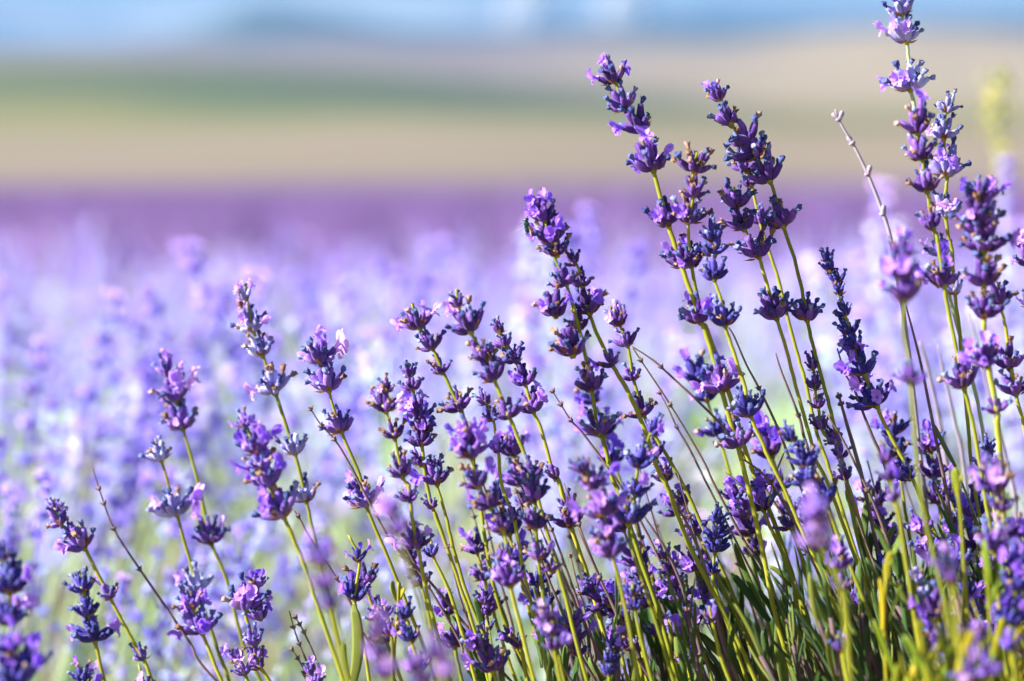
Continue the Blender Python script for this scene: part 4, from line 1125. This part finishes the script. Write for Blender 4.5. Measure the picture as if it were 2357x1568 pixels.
# ------------------------------------------------------------------ fly on the tall stalk
fl = plant_mat('green metal cuticle', [(0.3, (0.005, 0.03, 0.02)), (0.7, (0.02, 0.16, 0.10))], nscale=900, per_object=0.0, rough=0.25, spec=0.8)
fl.node_tree.nodes['Principled BSDF'].inputs['Metallic'].default_value = 0.6
eye = plant_mat('dark eye', [(0.3, (0.02, 0.01, 0.01)), (0.7, (0.05, 0.015, 0.01))], rough=0.2)
wingm = plant_mat('amber wing', [(0.3, (0.55, 0.33, 0.12)), (0.7, (0.7, 0.5, 0.3))], rough=0.3, trans=0.6)
fc = at(1213, 521, -0.034)
fly = tag(add('fly', None, None, frame(Vector((-0.15, -0.25, 1)), 0.4, fc)), 'small metallic green fly clinging to the left of the tall pink-topped stalk', 'fly')
prof = [(-0.0034, 0.0003), (-0.0030, 0.0009), (-0.0020, 0.0014), (-0.0008, 0.0013), (-0.0001, 0.0009), (0.0006, 0.0014), (0.0016, 0.0014), (0.0023, 0.0007), (0.0028, 0.0012), (0.0035, 0.0012), (0.0041, 0.0005)]
v, f = tube([Vector((0, 0, z)) for z, _ in prof], [q for _, q in prof], 12)
add('body', mesh('body', v, f, [fl]), fly)
for s in (-1, 1):
    wv = [(0, 0, 0.0012), (s * 0.0010, -0.0014, 0.0002), (s * 0.0024, -0.0020, -0.0016), (s * 0.0026, -0.0022, -0.0038), (s * 0.0014, -0.0020, -0.0048), (s * 0.0004, -0.0016, -0.0030), (s * 0.0014, -0.0019, -0.0018)]
    wf = [(0, 1, 6), (1, 2, 6), (2, 3, 6), (3, 4, 6), (4, 5, 6), (5, 0, 6)]
    add('wing', mesh('wing', wv, wf, [wingm]), fly)
    v, f = tube([Vector((s * 0.0009, -0.0003, 0.0027)), Vector((s * 0.0012, -0.0003, 0.0030)), Vector((s * 0.0012, -0.0003, 0.0034)), Vector((s * 0.0009, -0.0003, 0.0037))], [0.0003, 0.0006, 0.0006, 0.0003], 8)
    add('eye', mesh('eye', v, f, [eye]), fly)
    for k in range(3):
        z = 0.0018 - k * 0.0009
        v, f = tube([Vector((s * 0.001, 0.0004, z)), Vector((s * 0.0022, 0.0008, z + 0.0006 - k * 0.0004)), Vector((s * 0.0026, 0.0024, z + 0.0002 - k * 0.0006)), Vector((s * 0.0028, 0.003, z - k * 0.0008))], [0.00016, 0.00014, 0.0001, 0.00006], 5)
        add('leg', mesh('leg', v, f, [eye]), fly)

# ------------------------------------------------------------------ lavender row behind, out of focus
def far_stalk_arrays(seed, H, detail=1):
    """vertices, faces (tris), material index; base at the origin, rising along +z with a gentle bow"""
    r = random.Random(seed)
    stem_a, head = Acc(), Acc()
    bow = r.uniform(-0.03, 0.03)
    cen = lambda t: Vector((bow * t * t, 0.012 * math.sin(t * 2 + seed), H * t))
    nw = r.choice((5, 6, 7))
    ts, t = [], 0.985
    for k in range(nw):
        ts.append(t)
        t -= (0.011 + 0.004 * k) / H * r.uniform(0.8, 1.3)
    lo = ts[-1] - 0.02
    v, f = tube([cen(lo * i / 5) for i in range(6)], [0.0014 - 0.0003 * i / 5 for i in range(6)], 4, cap=False)
    stem_a.put(v, f, 0)
    v, f = tube([cen(lo + (0.99 - lo) * i / 4) for i in range(5)], [0.0011 - 0.0002 * i / 4 for i in range(5)], 4, cap=False)
    head.put(v, f, 0)
    octa = lambda L, R: ([(0, 0, 0), (R, 0, L * .5), (0, R, L * .5), (-R, 0, L * .5), (0, -R, L * .5), (0, 0, L)], [(0, 2, 1), (0, 3, 2), (0, 4, 3), (0, 1, 4), (5, 1, 2), (5, 2, 3), (5, 3, 4), (5, 4, 1)])
    for k, t in enumerate(ts):
        c = cen(t)
        for j in range(r.randrange(7, 10)):
            an = r.uniform(0, 6.28)
            th = math.radians(r.uniform(10, 65))
            d = Vector((math.sin(th) * math.cos(an), math.sin(th) * math.sin(an), math.cos(th)))
            v, f = octa(r.uniform(0.008, 0.012), 0.0023)
            head.put(v, f, 0, frame(d, 0, c))
            if r.random() < 0.30:
                p = c + d * 0.008
                for q in range(3):
                    w = Vector((r.uniform(-1, 1), r.uniform(-1, 1), r.uniform(-.3, 1))).normalized()
                    u = w.orthogonal().normalized() * 0.0018
                    head.put([p - u * .6, p + u * .6, p + w * 0.0048 + u, p + w * 0.0048 - u], [(0, 1, 2, 3)], 1)
    return stem_a, head


FARV = [far_stalk_arrays(300 + i, 0.30 + 0.02 * (i % 5)) for i in range(9)]
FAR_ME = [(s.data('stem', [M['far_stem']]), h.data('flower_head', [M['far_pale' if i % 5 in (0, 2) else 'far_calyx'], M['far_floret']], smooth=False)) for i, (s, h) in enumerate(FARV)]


def head_offset(i):
    return 4 if i % 5 in (0, 2) else 1


def far_bush_stalks(cx, cy, rng, n, H=1.0, flank=False):
    out = []
    tufts = [(rng.uniform(0, 6.28), math.sqrt(rng.random())) for _ in range(max(6, n // 8))]
    for k in range(n):
        a_, q = rng.choice(tufts)                  # stalks rise in loose tufts
        a_ += rng.gauss(0, 0.16)
        q = min(1.0, abs(q + rng.gauss(0, 0.07)))
        tilt = q * 0.62
        if flank:
            q = rng.uniform(0.7, 1.1)
            tilt = q * rng.uniform(0.65, 1.05)
        d = Vector((math.cos(a_) * math.sin(tilt), math.sin(a_) * math.sin(tilt), math.cos(tilt)))
        b0 = Vector((cx + math.cos(a_) * q * 0.24, cy + math.sin(a_) * q * 0.22, 0.28 + 0.05 * (1 - q) - (rng.uniform(0.03, 0.15) if flank else 0)))
        out.append(frame(d, rng.uniform(0, 6.28), b0, rng.uniform(0.85, 1.18) * H))
    return out


def cushion(acc, cx, cy, rng, n, R=0.33, Hh=0.40, mi=0):
    for k in range(n):
        a_, e_ = rng.uniform(0, 6.28), math.asin(rng.uniform(0.02, 1))
        d = Vector((math.cos(a_) * math.cos(e_), math.sin(a_) * math.cos(e_), math.sin(e_)))
        rr = rng.uniform(0.7, 1.0)
        p = Vector((cx + d.x * R * rr, cy + d.y * R * rr, d.z * Hh * rr))
        dd = (d + Vector((rng.uniform(-.5, .5), rng.uniform(-.5, .5), 0.6))).normalized()
        w = 0.007
        acc.put([(0, -0.3, 0), (0, 0.3, 0), (0.1, 0.5, 0.5), (0.1, -0.5, 0.5), (0.2, 0, 1)], [(0, 1, 2, 3), (3, 2, 4)], mi, frame(dd, rng.uniform(0, 6.28), p, (w, w, rng.uniform(0.05, 0.09))))


fr = random.Random(77)
row1 = []
bcount = 0
for bx, by in ((-0.95, 2.42), (-0.48, 2.30), (-0.02, 2.38), (0.44, 2.46), (0.92, 2.40), (-0.40, 1.96), (0.03, 2.0)):
    acc = Acc()
    cushion(acc, 0, 0, fr, 420, Hh=0.40 if by > 2.2 else 0.34)
    lab = {-0.95: 'blurred pale lavender bush in the second row, beyond the left edge stalks', -0.48: 'blurred pale lavender bush behind the lower left stalks', -0.02: 'blurred pale lavender bush behind the central stems',
           0.44: 'blurred pale lavender bush behind the sharp right-hand clump', 0.92: 'blurred pale lavender bush behind the right edge stalks', -0.40: 'low pale lavender bush nearest behind the lower left stalks', 0.03: 'low pale lavender bush nearest behind the central stems'}[bx]
    bo = tag(add('lavender_bush', None, None, Matrix.Translation((bx, by, 0))), lab, 'lavender bush', 'lavender bushes of the row behind')
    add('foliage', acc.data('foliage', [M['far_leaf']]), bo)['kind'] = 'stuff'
    if by < 2.2:
        row1 += far_bush_stalks(bx, by, fr, 62, H=0.72)
        continue
    row1 += far_bush_stalks(bx, by, fr, 105, H=0.99) + far_bush_stalks(bx, by, fr, 45, H=0.95, flank=True)


def in_view(T):
    x, y, w = proj(T @ Vector((0, 0, 0.3)))
    return -60 < x < 2420 and -60 < y < 1640


seen = sorted([T for T in row1 if in_view(T)], key=lambda T: proj(T.translation)[2])
def pick(T):
    pale = fr.random() < (0.55 if T.translation.y < 2.15 else 0.42)
    return fr.choice([q for q in range(len(FARV)) if (q % 5 in (0, 2)) == pale])


for T in seen[:210]:
    i = pick(T)
    hx_ = proj(T @ Vector((0, 0, 0.3)))[0]
    where = 'beyond the left edge stalks' if hx_ < 330 else ('behind the lower left stalks' if hx_ < 820 else ('behind the central stems' if hx_ < 1450 else 'behind the sharp right-hand clump'))
    hue = 'whitish-blue' if i % 5 in (0, 2) else 'periwinkle'
    low = 'low ' if T.translation.y < 2.2 else ''
    o = tag(add('lavender_stalk', None, None, T), f'out-of-focus {low}{hue} lavender stalk {where}', 'lavender', f'out-of-focus {low}{hue} stalks {where}')
    add('stem', FAR_ME[i][0], o)
    add('flower_head', FAR_ME[i][1], o)
mass = [T for T in row1 if not in_view(T)] + seen[210:]


def joined(name, mats, items):
    """items: (Acc, matrix, material offset) baked into one mesh with numpy"""
    V, L, S, I = [], [], [], []
    nv = 0
    cache = {}
    for acc, T, mo in items:
        key = id(acc)
        if key not in cache:
            tri = []
            mi = []
            for q, m_ in zip(acc.f, acc.i):
                for k in range(1, len(q) - 1):
                    tri.append((q[0], q[k], q[k + 1]))
                    mi.append(m_)
            cache[key] = (np.array([tuple(p) for p in acc.v], dtype=np.float32), np.array(tri, dtype=np.int32), np.array(mi, dtype=np.int32))
        v, t, mi = cache[key]
        A = np.array(T, dtype=np.float32)
        V.append(v @ A[:3, :3].T + A[:3, 3])
        L.append(t + nv)
        I.append(mi + mo)
        nv += len(v)
    V, L, I = np.concatenate(V), np.concatenate(L), np.concatenate(I)
    me = bpy.data.meshes.new(name)
    me.vertices.add(len(V))
    me.vertices.foreach_set('co', V.ravel())
    me.loops.add(len(L) * 3)
    me.loops.foreach_set('vertex_index', L.ravel())
    me.polygons.add(len(L))
    me.polygons.foreach_set('loop_start', np.arange(0, len(L) * 3, 3, dtype=np.int32))
    me.polygons.foreach_set('material_index', I)
    for m_ in mats:
        me.materials.append(m_)
    me.update(calc_edges=True)
    return me


items = []
for T in mass:
    i = pick(T)
    items += [(FARV[i][0], T, 0), (FARV[i][1], T, head_offset(i))]
CUS = []
for k in range(3):
    acc = Acc()
    cushion(acc, 0, 0, fr, 260)
    CUS.append(acc)
yrow = 3.62
while yrow < 7.4:
    half = yrow * 0.21 + 0.7
    x = -half + fr.uniform(0, 0.4)
    while x < half:
        for T in far_bush_stalks(x, yrow + fr.uniform(-0.08, 0.08), fr, 85 if yrow < 6 else 70, H=0.80):
            i = pick(T)
            items += [(FARV[i][0], T, 0), (FARV[i][1], T, head_offset(i))]
        items.append((CUS[fr.randrange(3)], Matrix.Translation((x, yrow, 0)), 3))
        x += fr.uniform(0.42, 0.52)
    yrow += 1.22
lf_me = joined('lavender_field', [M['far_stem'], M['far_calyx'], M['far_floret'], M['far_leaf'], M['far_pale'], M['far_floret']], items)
tag(add('lavender_field', lf_me), 'mass of pale lavender rows dissolving into blur behind the clump', 'lavender field', kind='stuff')

# rows beyond, to the edge of the field: mounds of purple spikes
M['field_purple'] = plant_mat('field purple', [(0.25, (0.10, 0.052, 0.18)), (0.5, (0.16, 0.088, 0.26)), (0.8, (0.25, 0.15, 0.38))], nscale=1.2, per_object=0.0, rough=0.8, trans=0.15)
items = []
MOUND = []
for k in range(5):
    acc = Acc()
    r = random.Random(900 + k)
    for j in range(70):
        a_, q = r.uniform(0, 6.28), math.sqrt(r.random())
        b0 = Vector((math.cos(a_) * q * 0.36, math.sin(a_) * q * 0.36, 0.34 * math.cos(q * 1.2)))
        d = Vector((math.cos(a_) * q * 0.6, math.sin(a_) * q * 0.6, 1)).normalized()
        acc.put([(0.016, 0, 0), (-0.008, 0.014, 0), (-0.008, -0.014, 0), (0, 0, 0.24)], [(0, 1, 3), (1, 2, 3), (2, 0, 3)], 0, frame(d, r.uniform(0, 6), b0))
    for j in range(8):                      # the leafy skirt
        a0, a1 = j * math.pi / 4, (j + 1) * math.pi / 4
        acc.put([(math.cos(a0) * 0.42, math.sin(a0) * 0.42, 0), (math.cos(a1) * 0.42, math.sin(a1) * 0.42, 0), (math.cos(a1) * 0.2, math.sin(a1) * 0.2, 0.34), (math.cos(a0) * 0.2, math.sin(a0) * 0.2, 0.34)], [(0, 1, 2, 3)], 1)
    acc.put([(math.cos(j * math.pi / 4) * 0.2, math.sin(j * math.pi / 4) * 0.2, 0.34) for j in range(8)], [tuple(range(8))], 1)
    MOUND.append(acc)
y = 8.4
while y < 94:
    half = y * 0.22 + 2
    x = -half + fr.uniform(0, 0.5)
    step = 0.62 if y < 30 else (0.8 if y < 60 else 1.1)
    while x < half:
        items.append((MOUND[fr.randrange(5)], Matrix.Translation((x, y + fr.uniform(-.1, .1), 0)) @ Matrix.Rotation(fr.uniform(0, 6.28), 4, 'Z') @ Matrix.Diagonal((1.1 * step / 0.62, 1.15, fr.uniform(0.9, 1.1), 1)), 0))
        x += step * fr.uniform(0.9, 1.1)
    y += 1.3 if y < 40 else 1.7
tag(add('lavender_field', joined('lavender_field', [M['field_purple'], M['far_leaf']], items)), 'smooth purple band of the far lavender field below the tan slopes', 'lavender field', kind='stuff')

# ------------------------------------------------------------------ single blurred plants and added white blurs between the rows
yel = plant_mat('yellow petal', [(0.3, (0.34, 0.33, 0.05)), (0.7, (0.5, 0.45, 0.08))], nscale=80, rough=0.6, trans=0.3)
dzp = 1.25
raw = [at(x, y, dzp) for x, y in ((2296, 165), (2300, 240), (2298, 330), (2305, 430), (2310, 620), (2318, 900))]
raw.append(Vector((raw[-1].x, raw[-1].y, 0.02)))
path = spline(raw, 4)
base = path[-1]
wf = tag(add('wildflower', None, None, Matrix.Translation(base)), 'blurred yellow wildflower stem behind the stalks at the right edge', 'wildflower')
v, f = tube([p - base for p in path], [0.002] * len(path), 5)
add('stem', mesh('stem', v, f, [M['far_stem']]), wf)
for (x, y), n, R in (((2298, 185), 15, 0.018), ((2300, 215), 16, 0.02), ((2292, 280), 14, 0.018), ((2302, 330), 12, 0.016), ((2306, 400), 14, 0.016), ((2298, 235), 16, 0.018)):
    acc = Acc()
    for k in range(n):
        d = Vector((fr.gauss(0, 1), fr.gauss(0, 1), fr.gauss(0, 1))).normalized()
        p = d * R * fr.uniform(0.2, 1)
        u = d.orthogonal().normalized() * 0.004
        w = d.cross(u)
        acc.put([p - u, p + w, p + u, p - w + d * 0.003], [(0, 1, 2, 3)], 0)
    add('bloom', acc.data('bloom', [yel]), wf, Matrix.Translation(at(x, y, dzp) - base))

whm = plant_mat('overexposed white', [(0.3, (0.78, 0.76, 0.76)), (0.7, (0.86, 0.85, 0.86))], nscale=80, rough=0.5, trans=0.2)  # made-up blooms stand in for overexposed white blurs
for px, py, dz, R, lab in ((517, 1452, 0.62, 0.012, 'made-up bloom for the bright white blur low between the left lavender stalks'), (1590, 1120, 0.75, 0.012, 'made-up bloom for the white blur behind the stems right of centre')):
    c = at(px, py, dz)
    wfl = tag(add('glare_bloom', None, None, Matrix.Translation((c.x, c.y, 0.0))), lab, 'bright blur')
    v, f = tube([Vector((0, 0, 0.01)), Vector((0.004, 0, c.z * 0.5)), Vector((0, 0, c.z - 0.012))], [0.0012] * 3, 5)
    add('stem', mesh('stem', v, f, [M['far_stem']]), wfl)
    # a bell of five broad petals, taller than wide
    for k in range(5):
        an = k * 2 * math.pi / 5
        pv_, pf_ = lobe(R * 1.2, R * 2.6, -0.7, 0.7)
        T = Matrix.Translation((0, 0, c.z - 0.014)) @ Matrix.Rotation(an, 4, 'Z') @ Matrix.Translation((0.002, 0, 0)) @ Matrix.Rotation(-1.25, 4, 'Y')
        add('petal', mesh('petal', pv_, pf_, [whm]), wfl, T)
